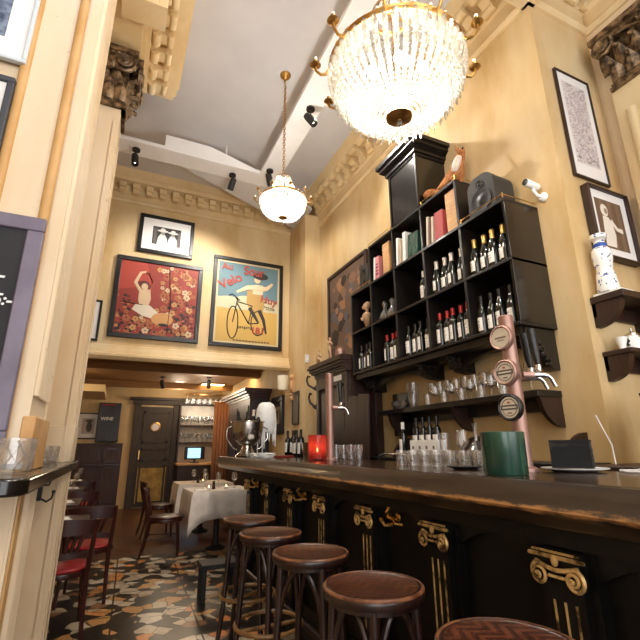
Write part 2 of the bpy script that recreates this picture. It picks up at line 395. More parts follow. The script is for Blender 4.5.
# near right pilaster with its bronzed capital
mb = MB(); mb.box(3.29, 3.40, .70, 1.56, -.06, 4.06)
for i in range(6): mb.prism(arc((3.29, .80+.13*i), .04, pi/2, 3*pi/2, 8), 'z', 1.2, 3.75)
p = struct('pilaster', mb, 'plaster')
def capital(mb, w, h):        # width along x, front at y=0 facing -y, from z=0 up
    mb.box(-w/2-.02, w/2+.02, -.03, .1, 0, .03); mb.box(-w/2-.01, w/2+.01, -.02, .1, .045, .06)
    mb.box(-w/2-.06, w/2+.06, -.12, .1, h-.05, h); mb.box(-w/2-.03, w/2+.03, -.08, .1, h-.08, h-.05)
    mb.box(-w/2, w/2, -.01, .1, .05, h-.07)
    n = max(3, int(w/.11))
    for r_ in range(2):
        for i in range(n):
            x = -w/2+w*(i+.5)/n if r_ == 0 else -w/2+w*i/n
            b = .07+.09*r_; t = .13+.04*r_
            mb.add([(x-.045, -.012, b), (x+.045, -.012, b), (x+.05, -.03, b+t*.6), (x-.05, -.03, b+t*.6), (x+.02, -.09, b+t), (x-.02, -.09, b+t), (x, -.11, b+t-.035), (x, -.028, b)],
                   [(7, 0, 3), (1, 7, 2), (7, 3, 4), (7, 4, 2), (3, 5, 4), (5, 6, 4), (0, 3, 2, 1), (3, 5, 6), (4, 6, 5)])
            mb.ball((x, -.095, b+t-.02), .02, 6, 4)
    for s in (-1, 1):
        for rr in (.075, .045, .018):
            mb.x0 = None
            pts = [(s*(w/2-.03)+rr*cos(a), -.10-.02*(rr < .05), h-.13+rr*sin(a)) for a in [2*pi*i/14 for i in range(14)]]
            mb.tube(pts, .016, 6, True)
        mb.tube([(s*(w/2-.08), -.09, h-.08), (s*w*.25, -.08, h-.10), (s*w*.1, -.075, h-.16)], [.016, .014, .01], 6)
    mb.ball((0, -.09, h-.15), .055, 10, 6, (1, .6, 1.15))
    for k in range(7):
        a = pi*(k/6); mb.tube([(.05*cos(a), -.09, h-.12+.05*sin(a)), (.11*cos(a), -.10, h-.12+.10*sin(a))], [.014, .02], 6)
mb = MB(); mb.x = tr(3.29, 1.13, 3.98) @ rot(-pi/2, 'Z'); capital(mb, .80, .50); mb.build('capital', 'bronze', p)
# left pier: camera-facing face, fluted flank, far pilaster and its capital
mb = MB(); mb.box(-1.7, -.31, 2.0, 2.40, 0, 5.3); mb.box(-1.7, -.42, 2.40, 3.5, 0, 5.3)
mb.box(-.56, -.375, 1.985, 2.0, 1.25, 5.3); mb.box(-1.5, -.735, 1.985, 2.0, 1.25, 5.3)
mb.box(-.3095, -.30, 2.001, 2.399, 0, 1.17)
pier = struct('wall_left_pier', mb, 'pier')
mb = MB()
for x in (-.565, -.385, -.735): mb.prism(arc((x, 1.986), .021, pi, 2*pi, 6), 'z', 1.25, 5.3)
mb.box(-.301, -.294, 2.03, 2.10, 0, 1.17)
mb.build('shade_strip', 'ochre_shade', pier)  # ochre strips stand in for the shaded sides between the pier panels
mb = MB()
for i in range(6): mb.prism(arc((-.312, 2.032+.058*i), .022, -pi/2, pi/2, 6), 'z', 1.5, 5.3)
mb.box(-.32, -.302, 2.385, 2.40, 1.2, 5.3)
for i in range(3): mb.prism(arc((-.302, 2.18+.07*i), .022, -pi/2, pi/2, 6), 'z', 0, 1.17)
mb.build('fluting', 'pier', pier)
MB().box(-.33, -.285, 1.995, 2.39, 1.2205, 1.42).build('plinth', 'plinth', pier, bev=.004)
mb = MB(); mb.box(-.45, -.25, 3.2, 3.5, 0, 4.39); mb.box(-.262, -.243, 3.24, 3.27, 0, 3.7); mb.box(-.262, -.243, 3.43, 3.46, 0, 3.7); mb.box(-.43, -.41, 3.185, 3.2, 0, 3.75); mb.box(-.29, -.27, 3.185, 3.2, 0, 3.75)
pil = struct('pilaster.001', mb, 'pier')
MB().box(-.44, -.238, 3.19, 3.51, 1.2205, 1.44).build('plinth', 'pier', pil, bev=.004)
mb = MB(); mb.x = tr(-.36, 3.199, 3.87); capital(mb, .26, .50)
mb.x = tr(-.25, 3.34, 3.87) @ rot(pi/2, 'Z'); capital(mb, .26, .50)
mb.build('capital', 'bronze', pil)
# entablature block above the left columns
mb = MB()
mb.box(-1.6, -.16, 2.0, 3.60, 4.38, 4.46); mb.box(-1.6, -.13, 2.0, 3.63, 4.46, 4.50); mb.box(-1.6, -.06, 2.0, 3.74, 4.62, 4.70)
mb.box(-1.6, .15, 1.2, 3.88, 4.70, 4.78); mb.box(-1.6, .175, 1.2, 3.91, 4.78, 4.9); mb.box(-1.6, .20, 1.2, 3.94, 4.90, 5.3); mb.box(-1.6, -.10, 2.0, 3.66, 4.50, 4.70)
for i in range(8):
    y = 3.70-.19*i; mb.box(-.09, .07, y-.05, y+.05, 4.63, 4.70); mb.prism(arc((.05, 4.645), .03, 0, 2*pi*9/10, 9), 'y', y-.06, y+.06); mb.prism(arc((-.06, 4.62), .035, 0, 2*pi*9/10, 9), 'y', y-.06, y+.06)
mb.box(-.30, -.0, 2.55, 2.75, 4.30, 4.58); mb.box(-.30, .02, 2.50, 2.70, 4.52, 4.62)
struct('trim_4', mb, 'cream')
# ceiling raft: two lighting boards, a boxed gable above and a wedge soffit at the back
mb = MB(); mb.box(-1.6, 1.40, 4.97, 5.25, 4.90, 4.95); struct('trim_5', mb, 'white_board')
mb = MB(); mb.box(1.40, 1.68, -1.0, 5.25, 4.90, 4.95); struct('trim_6', mb, 'white_board')
mb = MB(); mb.prism([(.16, 4.95), (.16, 5.13), (.72, 5.13), (1.36, 4.96), (1.36, 4.95)], 'y', 4.99, 5.23); struct('trim_7', mb, 'white_board')
mb = MB(); mb.prism([(.39, 5.26), (1.68, 5.26), (2.44, 5.58), (2.44, 6.30)], 'z', 4.915, 4.955); struct('trim_8', mb, 'ceiling')
mb = MB()
for x, y in ((.95, 5.1), (-.6, 5.1), (1.54, 2.2), (1.54, 4.4), (2.1, 5.9), (1.2, 5.55)): mb.lathe([(.012, 4.95), (.012, 5.3)], (x, y, 0), 8)
struct('trim_9', mb, 'white_board')

# ------------------------------------------------------------------ ledge and what stands on it
mb = MB()
mb.prism([(-1.6, 1.525), (-.29, 1.525)] + arc((-.29, 1.60), .075, -pi/2, 0, 6) + [(-.215, 3.58), (-.232, 3.58), (-.232, 3.175), (-.415, 3.175), (-.415, 2.405), (-.28, 2.405), (-.28, 1.98), (-1.6, 1.98)], 'z', 1.17, 1.22)
led = mb.build('standing_ledge', 'black_gloss', bev=.008)
tag(led, 'dark polished standing ledge with rounded corner wrapped round the cream pier', 'shelf')
def votive(x, y, label, s=1):
    t = thing('candle_holder', label, 'candle holder', (x, y, 1.2205), 0, 'cut glass candle holders on the ledge')
    mb = MB(); mb.lathe([(0, .0), (.040, 0), (.046, .03), (.048, .10), (.045, .10), (.042, .03), (.036, .014), (0, .014)], n=14)
    for i in range(9):
        a = 2*pi*i/9
        mb.tube([(.0465*cos(a), .0465*sin(a), .012), (.0485*cos(a+.5), .0485*sin(a+.5), .05), (.0485*cos(a), .0485*sin(a), .092)], .003, 4)
    mb.build('holder', 'cut_glass', t, smooth=False)
    MB().lathe([(0, .0145), (.022, .0145), (.022, .03), (0, .03)], n=14).build('tealight', 'wax', t)
    t.scale = (s,)*3
votive(-.295, 1.78, 'cut glass candle holder at the near end of the ledge, left of the plinth', 1.15)
votive(-.352, 2.86, 'cut glass candle holder right beside the plinth on the ledge', .95)
votive(-.338, 3.07, 'cut glass candle holder farthest along the ledge by the far pilaster', .95)
t = thing('coat_hook', 'small black double coat hook screwed under the ledge', 'hook', (-.299, 2.6, 1.1))
mb = MB()
mb.tube([(0, 0, -.03), (.03, -.01, -.045), (.05, -.02, -.03), (.055, -.02, -.005)], .005, 6); mb.ball((.055, -.02, 0), .009, 8, 5); mb.tube([(0, 0, .03), (.028, .005, .03), (.035, .005, .05)], .005, 6); mb.ball((.035, .005, .055), .009, 8, 5)
mb.x = tr(-.08, 0, 0)
mb.box(.0, .085, -.012, .012, -.04, .05)
mb.build('hook', 'matte_black', t)

# ------------------------------------------------------------------ framed things
def frame(name, label, loc, rz, w, h, fw, dep, fm, mount=None, mm='mount', cat='picture', group=None, mats=None, glaze=False):
    """local x right, z up, wall at y=0, front towards -y; origin at the lower centre"""
    t = thing(name, label, cat, loc, rz, group)
    mb = MB(); mb.box(-w/2, w/2, -dep, -.002, 0, fw); mb.box(-w/2, w/2, -dep, -.002, h-fw, h); mb.box(-w/2, -w/2+fw, -dep, -.002, fw, h-fw); mb.box(w/2-fw, w/2, -dep, -.002, fw, h-fw)
    mb.build('frame', fm, t, bev=min(.006, fw/4))
    if mount is not None:
        MB().box(-w/2+fw, w/2-fw, -dep*.55, -.003, fw, h-fw).build('mount', mm, t)
    return t, -dep*.55-.001
def pic(mats):
    mb = MB(); return mb
# black and white photograph
t, y = frame('framed_photograph', 'black framed black and white photograph of two people in pale hats, above the red painting', (.373, 6.448, 4.105), 0, .80, .63, .055, .04, 'black', 1)
mb = MB()
mb.m = 0; mb.poly([(-.205, y, .16), (.205, y, .16), (.205, y, .455), (-.205, y, .455)])
y2 = y-.001
mb.m = 1
for cx, cz, s in ((-.06, .28, 1.05), (.09, .275, 1.0)):
    mb.poly([(cx-.075*s, y2, .165), (cx+.08*s, y2, .165), (cx+.06*s, y2, cz), (cx+.02*s, y2, cz+.055*s), (cx-.03*s, y2, cz+.055*s), (cx-.06*s, y2, cz)])
    mb.m = 1; mb.disc((cx, y2-.0006, cz+.105*s), .075*s, .018*s); mb.disc((cx, y2-.0008, cz+.125*s), .035*s, .026*s)
    mb.m = 2; mb.disc((cx, y2-.0004, cz+.075*s), .027*s, .036*s); mb.m = 1
mb.m = 3; mb.poly([(-.19, y2, .17), (-.15, y2, .17), (-.14, y2, .42), (-.19, y2, .43)]); mb.poly([(.15, y2, .17), (.2, y2, .17), (.2, y2, .43), (.165, y2, .40)])
mb.build('print', [flat('#2c2a29'), flat('#d9d5d0'), flat('#8a8580'), flat('#5d5956')], t, smooth=False)
# red painting: a pale figure with raised arms among flowers
t, y = frame('framed_painting', 'large square red painting of a pale figure among flowers in a black bamboo-like frame', (.345, 6.448, 2.78), 0, 1.22, 1.22, .065, .045, 'black', 1, flat('#8e2b20'))
mb = MB(); rr = random.Random(3)
mb.m = 0; mb.poly([(-.545, y, .065), (.545, y, .065), (.545, y, 1.155), (-.545, y, 1.155)])
mb.m = 7; mb.poly([(-.545, y-.0003, .7), (-.1, y-.0003, .8), (-.2, y-.0003, 1.155), (-.545, y-.0003, 1.155)])
for i in range(320):
    x, z = rr.uniform(-.53, .53), rr.uniform(.08, .62)
    mb.m = rr.choice((1, 1, 1, 3, 5)); s = rr.uniform(.012, .035)
    if abs(x+.1) < .25 and z > .35: continue
    mb.disc((x, y-.0006-.000002*i, z), min(s, .54-abs(x)), s*.8, n=7)
def flower(x, z, s, m, k):
    mb.m = m
    for p in range(5):
        a = 2*pi*p/5+k; mb.disc((x+s*.6*cos(a), y-.0014-.00001*k, z+s*.6*sin(a)), s*.5, s*.45, n=8)
    mb.m = 1; mb.disc((x, y-.0022, z), s*.22, s*.22, n=8)
for i in range(95):
    x = rr.uniform(-.02, .50); z = rr.uniform(.42, 1.10)
    if i > 60: x, z = rr.uniform(-.52, .5), rr.uniform(.09, .42)
    elif i > 50: x, z = rr.uniform(-.05, .5), rr.uniform(.9, 1.12)
    flower(x, z, min(rr.uniform(.025, .055), .54-abs(x)), rr.choice((2, 2, 3, 4, 3, 7)), i*.7)
mb.m = 1; y3 = y-.003
mb.tube([(.16, y3, .1), (.17, y3, .6), (.12, y3, 1.1)], .006, 4); mb.tube([(-.5, y3, .52), (-.2, y3, .5)], .006, 4)
mb.m = 4       # pale figure: arms, torso, skirt
mb.tube([(-.24, y3, .70), (-.33, y3, .83), (-.27, y3, .99), (-.20, y3, 1.01)], [.03, .024, .02, .016], 6, flat_=.1)
mb.tube([(-.14, y3, .72), (-.09, y3, .86), (-.15, y3, .99), (-.20, y3, 1.0)], [.03, .024, .02, .016], 6, flat_=.1)
mb.poly([(-.27, y3, .72), (-.12, y3, .75), (-.10, y3, .60), (-.13, y3, .46), (-.24, y3, .46), (-.27, y3, .58)])
mb.m = 6; mb.poly([(-.30, y3-.001, .50), (-.10, y3-.001, .50), (.02, y3-.001, .40), (.05, y3-.001, .33), (-.02, y3-.001, .30), (-.2, y3-.001, .34), (-.34, y3-.001, .42)])
mb.m = 2; mb.disc((.08, y3-.002, .31), .15, .10)
mb.m = 1; mb.disc((.10, y3-.0025, .23), .07, .022); mb.m = 5; mb.disc((-.22, y3-.0012, .80), .085, .07); mb.m = 4; mb.disc((-.20, y3-.002, .78), .045, .05)
mb.build('canvas', [flat('#8e3024'), flat('#2a110d'), flat('#c48f58'), flat('#a8603a'), flat('#d2b592'), flat('#5a1f18'), flat('#d6c9b4'), flat('#a94030')], t, smooth=False)
# tall poster: blue sky above yellow ground, a rider on a bicycle, red lettering
t, y = frame('framed_poster', 'tall black framed poster of a cyclist with red lettering on blue and yellow', (1.69, 6.448, 2.775), 0, 1.16, 1.48, .06, .045, 'black', 1, flat('#c9b78c'))
mb = MB(); a0, a1, b0, b1 = -.49, .49, .09, 1.39
mb.m = 0; mb.poly([(a0, y, b0), (a1, y, b0), (a1, y, .62), (a0, y, .62)]); mb.m = 2; mb.poly([(a0, y, .62), (a1, y, .62), (a1, y, .78), (a0, y, .80)]); mb.m = 1; mb.poly([(a0, y, .80), (a1, y, .78), (a1, y, b1), (a0, y, b1)])
y3 = y-.002; mb.m = 2
for x, z, r1, r2 in ((-.30, .76, .18, .06), (.05, .80, .26, .06), (.36, .77, .12, .05)): mb.disc((x, y-.001, z), r1, r2)
mb.m = 3        # bicycle seen aslant
def hoop(cx, cz, rx, rz_): mb.tube([(cx+rx*cos(a), y3, cz+rz_*sin(a)) for a in [2*pi*i/24 for i in range(24)]], .009, 4, True)
hoop(-.235, .40, .085, .26); hoop(.17, .42, .11, .20)
mb.tube([(-.235, y3, .40), (-.17, y3, .80), (-.26, y3, .86), (-.31, y3, .83)], .009, 4); mb.tube([(-.18, y3, .72), (.02, y3, .40), (.17, y3, .42)], .010, 4); mb.tube([(-.17, y3, .74), (.07, y3, .70), (.02, y3, .40)], .009, 4)
mb.m = 4        # skirt and coat
mb.poly([(-.02, y3-.001, .95), (.20, y3-.001, .98), (.27, y3-.001, .75), (.25, y3-.001, .60), (.05, y3-.001, .60), (-.03, y3-.001, .74)])
mb.m = 3; mb.tube([(.02, y3-.003, .66), (.10, y3-.003, .55), (.18, y3-.003, .42)], [.034, .03, .018], 5, flat_=.1); mb.tube([(.18, y3-.003, .64), (.26, y3-.003, .48), (.31, y3-.003, .26)], [.034, .03, .016], 5, flat_=.1)
mb.m = 5; mb.tube([(.16, y3-.004, 1.02), (-.02, y3-.004, 1.0), (-.19, y3-.004, .90)], [.05, .035, .02], 6, flat_=.1); mb.tube([(.16, y3-.004, 1.0), (.30, y3-.004, 1.02), (.40, y3-.004, 1.12)], [.05, .035, .02], 6, flat_=.1); mb.disc((.14, y3-.005, 1.16), .055, .065)
mb.m = 2; mb.poly([(.06, y3-.003, .90), (.24, y3-.003, .90), (.24, y3-.003, 1.07), (.10, y3-.003, 1.07)])
mb.m = 3; mb.disc((.19, y3-.006, 1.22), .13, .06)
mb.m = 6
for i in range(7): mb.box(-.16+.035*i, -.135+.035*i, y3-.004, y3-.003, .30+.01*(i % 3), .345)
for i in range(12): mb.box(-.22+.05*i, -.185+.05*i, y3-.004, y3-.003, .105, .125)
for i in range(6): mb.box(.27+.03*i, .29+.03*i, y3-.004, y3-.003, .70-.005*i, .72-.005*i); mb.box(.30+.025*i, .318+.025*i, y3-.004, y3-.003, .66, .675)
pr_ = mb.build('print', [flat('#bf9a4e'), flat('#5f7c84'), flat('#bdb594'), flat('#2d2622'), flat('#a8854a'), flat('#d0b48f'), flat('#5a4a30')], t, smooth=False)
RX = rot(pi/2, 'X')
text('Au', .15, flat('#a2402f'), pr_, (-.36, y3-.008, 1.31), rot(-.06, 'Y') @ RX)
text('Velo', .21, flat('#a2402f'), pr_, (-.30, y3-.008, 1.07), rot(-.55, 'Y') @ RX)
text('Sour', .21, flat('#a2402f'), pr_, (.08, y3-.0095, 1.28), rot(.02, 'Y') @ RX, xs=.85)
text('Huy', .17, flat('#a2402f'), pr_, (.34, y3-.008, .82), rot(.15, 'Y') @ RX)
text('181', .15, flat('#a83a2c'), pr_, (.17, y3-.008, .29), RX)
# sliver of another frame at the left
t, y = frame('framed_print', 'slim black framed white print half hidden by the pier, left of the red painting', (-.66, 6.448, 2.70), 0, .58, .58, .03, .03, 'black', 1)
# large dark framed painting on the right wall
t, y = frame('framed_picture', 'large dark framed painting high on the right wall behind the wine shelves', (2.648, 4.83, 2.34), -pi/2, 1.12, 1.36, .05, .05, 'dark_wood', 1, flat('#6d5647'))
mb = MB(); rr = random.Random(5)
for i in range(60):
    mb.m = rr.randrange(5); x, z = rr.uniform(-.42, .42), rr.uniform(.14, 1.2); s = rr.uniform(.04, .12)
    mb.poly([(max(-.5, min(.5, x+s*cos(a)*rr.uniform(.6, 1.2))), y-.0005-.00005*i, z+s*sin(a)*rr.uniform(.6, 1)) for a in [2*pi*j/7 for j in range(7)]])
mb.build('canvas', [flat('#4b3a35'), flat('#8a6a52'), flat('#5d5f68'), flat('#a57a58'), flat('#2f2523')], t, smooth=False)
# two prints on the return wall
t, y = frame('framed_print.001', 'upper tall print with dense pale mauve pattern in thin brown frame on the right', (2.985, 1.678, 3.16), 0, .40, .97, .016, .025, 'dark_wood', 1)
mb = MB(); rr = random.Random(9); mb.m = 0; mb.poly([(-.135, y, .13), (.135, y, .13), (.135, y, .88), (-.135, y, .88)])
for i in range(900):
    mb.m = 1+i % 2; x, z, s = rr.uniform(-.125, .125), rr.uniform(.14, .87), rr.uniform(.004, .012)
    mb.disc((x, y-.0006, z), s, s*.5, n=5)
for k in range(4):
    mb.m = 1; mb.tube([(.09*sin(a*2)*cos(k), y-.001, .25+.15*k+.06*sin(a*3+k)) for a in [2*pi*i/20 for i in range(20)]], .003, 4, True)
mb.build('print', [flat('#dcd5d4'), flat('#bfb1b2'), flat('#aea1a4')], t, smooth=False)
t, y = frame('framed_print.002', 'lower print of a white nude figure on brown stripes in deep dark frame', (3.065, 1.678, 2.53), 0, .46, .56, .018, .06, 'dark_wood', 1)
mb = MB(); mb.m = 0; mb.poly([(-.15, y, .085), (.15, y, .085), (.15, y, .475), (-.15, y, .475)])
mb.m = 1
for i in range(3): mb.poly([(-.10+.09*i, y-.0004, .085), (-.06+.09*i, y-.0004, .085), (-.06+.09*i, y-.0004, .475), (-.10+.09*i, y-.0004, .475)])
mb.m = 2; y3 = y-.0015
mb.disc((-.06, y3, .385), .042, .05); mb.poly([(-.11, y3, .10), (.0, y3, .10), (.02, y3, .20), (.0, y3, .30), (-.03, y3, .335), (-.09, y3, .335), (-.10, y3, .25)])
mb.tube([(-.01, y3, .31), (.05, y3, .25), (.11, y3, .245)], [.022, .018, .02], 5, flat_=.1); mb.m = 3; mb.disc((-.045, y3-.001, .38), .02, .024)
mb.build('print', [flat('#6a5340'), flat('#7c6450'), flat('#e4dcd0'), flat('#9b8876')], t, smooth=False)
# prints and blackboard on the pier
t, y = frame('framed_print.003', 'large print in pale grey frame at the very top of the left pier', (-.86, 1.983, 2.975), 0, .60, .82, .018, .03, flat('#c9d2d8'), 1)
mb = MB(); mb.poly([(-.24, y, .12), (.20, y, .12), (.20, y, .76), (-.24, y, .76)]); mb.build('print', [mat('dark_speckled_print', '#3b4660', '#7c8bA0'.lower(), 30, .6)], t)
t, y = frame('framed_print.004', 'charcoal framed white print on the left pier above the blackboard', (-.86, 1.983, 2.36), 0, .56, .52, .028, .035, flat('#3d3f45'), 1)
t, y = frame('blackboard', 'menu blackboard with mauve-grey frame hung on the left pier', (-.80, 1.983, 1.30), 0, .87, .93, .062, .03, 'mauve', 1, 'slate', 'blackboard')
pb = [c for c in t.children if c.name.startswith('mount')][0]; pb.name = 'slate'
text('5:-', .065, 'chalk', pb, (.335, y-.001, .56), RX, 'chalk_writing', shear=.2)
text('5:-', .065, 'chalk', pb, (.295, y-.001, .66), RX, 'chalk_writing', shear=.2)

# ------------------------------------------------------------------ bar counter
bar = thing('bar_counter', 'long black panelled bar with dark polished top and gilded scroll capitals', 'bar', (1.6, 2.7, 0))
W = tr(-1.6, -2.7, 0)
y0, y1 = -.4, 5.93
def P(name, m, f, par=bar, **k):
    mb = MB(); mb.x = W; f(mb); return mb.build(name, m, par, **k)
P('bar_top', 'bar_top', lambda b: b.box(1.275, 1.97, y0, y1-.02, 1.13, 1.19))
P('nosing', 'nosing', lambda b: b.prism([(1.276, 1.19), (1.262, 1.186), (1.250, 1.170), (1.240, 1.150), (1.236, 1.130), (1.228, 1.118), (1.222, 1.108), (1.226, 1.098), (1.245, 1.085), (1.262, 1.062), (1.275, 1.052), (1.30, 1.05), (1.34, 1.05), (1.34, 1.13), (1.276, 1.13)], 'y', y0, y1), angle=30)
P('carcass', 'bar_front', lambda b: (b.box(1.40, 1.92, y0, 5.0, 0, 1.13), b.box(1.80, 1.92, 5.0, y1-.12, 0, 1.13), b.box(1.34, 1.40, y0, 5.02, .985, 1.06), b.box(1.35, 1.40, y0, 5.0, 0, .14)))
centers = [-.13+.605*i for i in range(9)]
for c in centers: P('stile', 'bar_front', lambda b: (b.box(1.355, 1.40, c-.10, c+.10, .14, .985),))
for c in centers[:-1]:
    a, e = c+.10, c+.505
    arcp = [(e-(e-a)*i/12, .90+.075*sin(pi*i/12)) for i in range(13)]
    P('panel', 'bar_front', lambda b: (b.prism([(a, .985), (e, .985)]+arcp, 'x', 1.365, 1.40)))
    P('base_rail', 'bar_front', lambda b: b.box(1.365, 1.40, a, e, .14, .22))
for c in centers:
    s = P('pilaster', 'bar_front', lambda b: (b.box(1.330, 1.36, c-.07, c+.07, .14, .98), b.box(1.32, 1.36, c-.08, c+.08, .10, .20), b.box(1.318, 1.36, c-.078, c+.078, .935, .978), [b.prism(arc((c+q*.062, .902), .029, 0, 2*pi*13/14, 13), 'x', 1.318, 1.335) for q in (-1, 1)]))
    P('gilt_fluting', 'gilt', lambda b: [b.box(1.327, 1.333, c-.044+.038*k, c-.037+.038*k, .24, .83) for k in range(3)], s)
    def cap(b):
        b.tube([(1.312, c-.098, .958), (1.312, c+.098, .958)], .0065, 5); b.tube([(1.312, c-.084, .972), (1.312, c+.084, .972)], .004, 5)
        b.tube([(1.312, c-.075, .937), (1.308, c-.03, .925), (1.306, c, .921), (1.308, c+.03, .925), (1.312, c+.075, .937)], .007, 6)
        for s_ in (-1, 1):
            q = []
            for i in range(34):
                th = pi/2+s_*(-.42*i); r = .033*(1-i/37)
                q.append((1.312-.0005*i, c+s_*.062+r*cos(th), .902+r*sin(th)))
            b.tube(q, [.0075-.00012*i for i in range(34)], 5)
            b.ball((1.300, c+s_*.062, .902), .008, 6, 4)
        for k in range(7): b.ball((1.312, c-.027+.009*k, .902), .006, 6, 4)
        b.ball((1.308, c, .948), .013, 6, 4, (.6, 1, 1.4))
    P('capital', 'gilt', cap, s)
for c in centers[3:8:2]:
    y = c+.30
    def hk(b):
        b.ball((1.335, y, .955), .024, 8, 5, (.4, 1, 1)); b.tube([(1.335, y, .955), (1.29, y+.0, .965), (1.27, y, .985), (1.285, y, 1.0)], [.011, .010, .009, .008], 6)
        b.tube([(1.335, y, .945), (1.30, y, .925), (1.265, y+.01, .925), (1.25, y+.015, .945)], [.011, .010, .009, .010], 6); b.ball((1.25, y+.016, .95), .013, 6, 4); b.ball((1.285, y, 1.0), .011, 6, 4)
        b.tube([(1.33, y-.045, .93), (1.30, y-.03, .935), (1.31, y, .95), (1.30, y+.03, .955), (1.33, y+.05, .94)], .009, 6)
    P('coat_hook', 'brass', hk)
P('foot_rail', 'dark_wood', lambda b: (b.tube([(1.22, y0, .22), (1.22, 4.95, .22)], .02, 8), [b.tube([(1.22, c, .22), (1.32, c, .18)], .012, 6) for c in centers[::2]]))

# ------------------------------------------------------------------ bar stools
st = thing('bar_stool', '', 'bar stool', (0, 0, 0), 0, 'bentwood stools along the bar')
MB().lathe([(0, .7965), (.160, .7965), (.166, .800), (.166, .79), (0, .775)], n=40).build('seat', 'seat', st)
MB().lathe([(.158, .79), (.163, .798), (.182, .798), (.187, .792), (.187, .772), (.183, .764), (.158, .762)], n=40, cap=False).build('seat_rim', 'stool_wood', st)
MB().lathe([(.176, .7985), (.178, .801), (.184, .8005), (.1878, .796), (.1878, .791), (.180, .796)], n=40, cap=False).build('rim_edge', 'stool_rim', st, label='worn pale edge of the seat')
MB().lathe([(.135, .764), (.165, .764), (.165, .745), (.135, .745), (.135, .764)], n=28, cap=False).build('underframe', 'stool_wood', st)
for k in range(4):
    a = pi/4+k*pi/2+.25; dx, dy = cos(a), sin(a)
    MB().tube([(.150*dx, .150*dy, .762), (.158*dx, .158*dy, .55), (.178*dx, .178*dy, .28), (.220*dx, .220*dy, 0)], [.017, .017, .0165, .015], 10).build('leg', 'stool_wood', st)
    b = a+pi/2; ex, ey = cos(b), sin(b); pts = []
    for i in range(21):
        u = i/20; z = .46+.285*sin(pi*u)**.5; q = .160
        px, py = dx*(1-u)+ex*u, dy*(1-u)+ey*u; l = math.hypot(px, py); s = q*(1-.30*sin(pi*u))
        pts.append((px/l*s, py/l*s, z))
    MB().tube(pts, .0115, 8).build('bentwood_arch', 'stool_wood', st)
MB().ring((0, 0, .325), .190, .0115, 40, 8).build('foot_ring', 'foot_ring', st)
MB().tube([(-.185, .03, .31), (.185, -.03, .31)], .011, 8).build('stretcher', 'foot_ring', st)
sl = ['nearest bar stool, cut off by the bottom edge of the picture', 'bar stool second from the camera, whole seat in view', 'bar stool in the middle of the row of five', 'bar stool second from the far end, its worn ring showing', 'farthest bar stool, closest to the white table']
for i, (x, y, a) in enumerate(((.985, .985, .3), (.935, 1.575, 0), (.935, 2.165, .5), (.92, 2.74, .2), (.955, 3.32, .75))):
    o = st if i == 0 else dup(st)
    o.location = (x, y, 0); o.scale = (1, 1, 1.01); o.rotation_euler = (0, 0, a); o['label'] = 'round dark bentwood ' + sl[i]
# ------------------------------------------------------------------ wine shelves on the right wall
D = [1.905, 2.345, 2.81, 3.27, 3.715, 4.14]; L = [2.065, 2.52, 2.975, 3.40]; T = .024
ws = thing('wine_shelf', 'black stepped cubby shelf for wine and books mounted high behind the bar', 'shelf', (2.65, 3.0, 2.065))
V = tr(-2.65, -3.0, -2.065)
def Q(name, m, f, par=None, mtx=None, **k):
    mb = MB(); mb.x = mtx or V; f(mb); return mb.build(name, m, par if par is not None else ws, **k)
X0, X1 = 2.30, 2.648
for i, z in enumerate(L):
    a, b = ((D[0], D[5]), (D[0], D[5]), (D[0], D[5]), (D[1], D[4]))[i]
    Q('shelf_board', 'black_wood', lambda q: q.box(X0, X1, a-T/2, b+T/2, z-T/2, z+T/2), bev=.003)
for i, y in enumerate(D):
    top = L[3] if 1 <= i <= 4 else L[2]
    Q('divider', 'black_gloss' if i in (0,) else 'black_wood', lambda q: q.box(X0+.004, X1-.001, y-T/2, y+T/2, L[0]+T/2, top-T/2), bev=.003)
Q('back_panel', 'cubby', lambda q: (q.box(X1-.012, X1-.001, D[0], D[5], L[0], L[2]), q.box(X1-.012, X1-.001, D[1], D[4], L[2], L[3])))
for a, b, z in ((D[0], D[1]-.02, L[2]), (D[1], 2.79, L[3]), (D[3]+.02, D[4], L[3]), (D[4]+.02, D[5], L[2])):
    z0 = z+T/2
    def gal(q):
        q.tube([(X1-.01, a, z0+.035), (X0+.012, a, z0+.035), (X0+.012, b, z0+.035)], .004, 6)
        for y in (a, b): q.tube([(X0+.012, y, z0-.002), (X0+.012, y, z0+.045)], .006, 6)
    Q('gallery_rail', 'brass', gal)
# tall lacquered cupboard standing on the shelves
tw = Q('tower_cupboard', 'black_gloss', lambda q: (q.box(X0, X1, 2.80, 3.245, L[3]+T/2, 4.0),), bev=.004, label='tall glossy black cupboard on top')
def crown(q):
    for x, a, b, z0, z1 in ((.012, .012, .012, 3.97, 3.995), (.03, .03, .03, 3.995, 4.02), (.075, .075, .075, 4.06, 4.10), (.10, .10, .10, 4.10, 4.14)): q.box(X0-x, X1, 2.80-a, 3.245+b, z0, z1)
    n = 5
    for i in range(n):
        u = .03+.045*(i/n)**1.4; q.box(X0-u, X1, 2.80-u, 3.245+u, 4.02+.04*i/n, 4.02+.04*(i+1)/n)
    q.box(X0-.01, X0+.01, 2.795, 2.815, L[3]+.02, 3.97); q.box(X0-.01, X0+.01, 3.23, 3.25, L[3]+.02, 3.97)
Q('crown_moulding', 'black_wood', crown, tw)
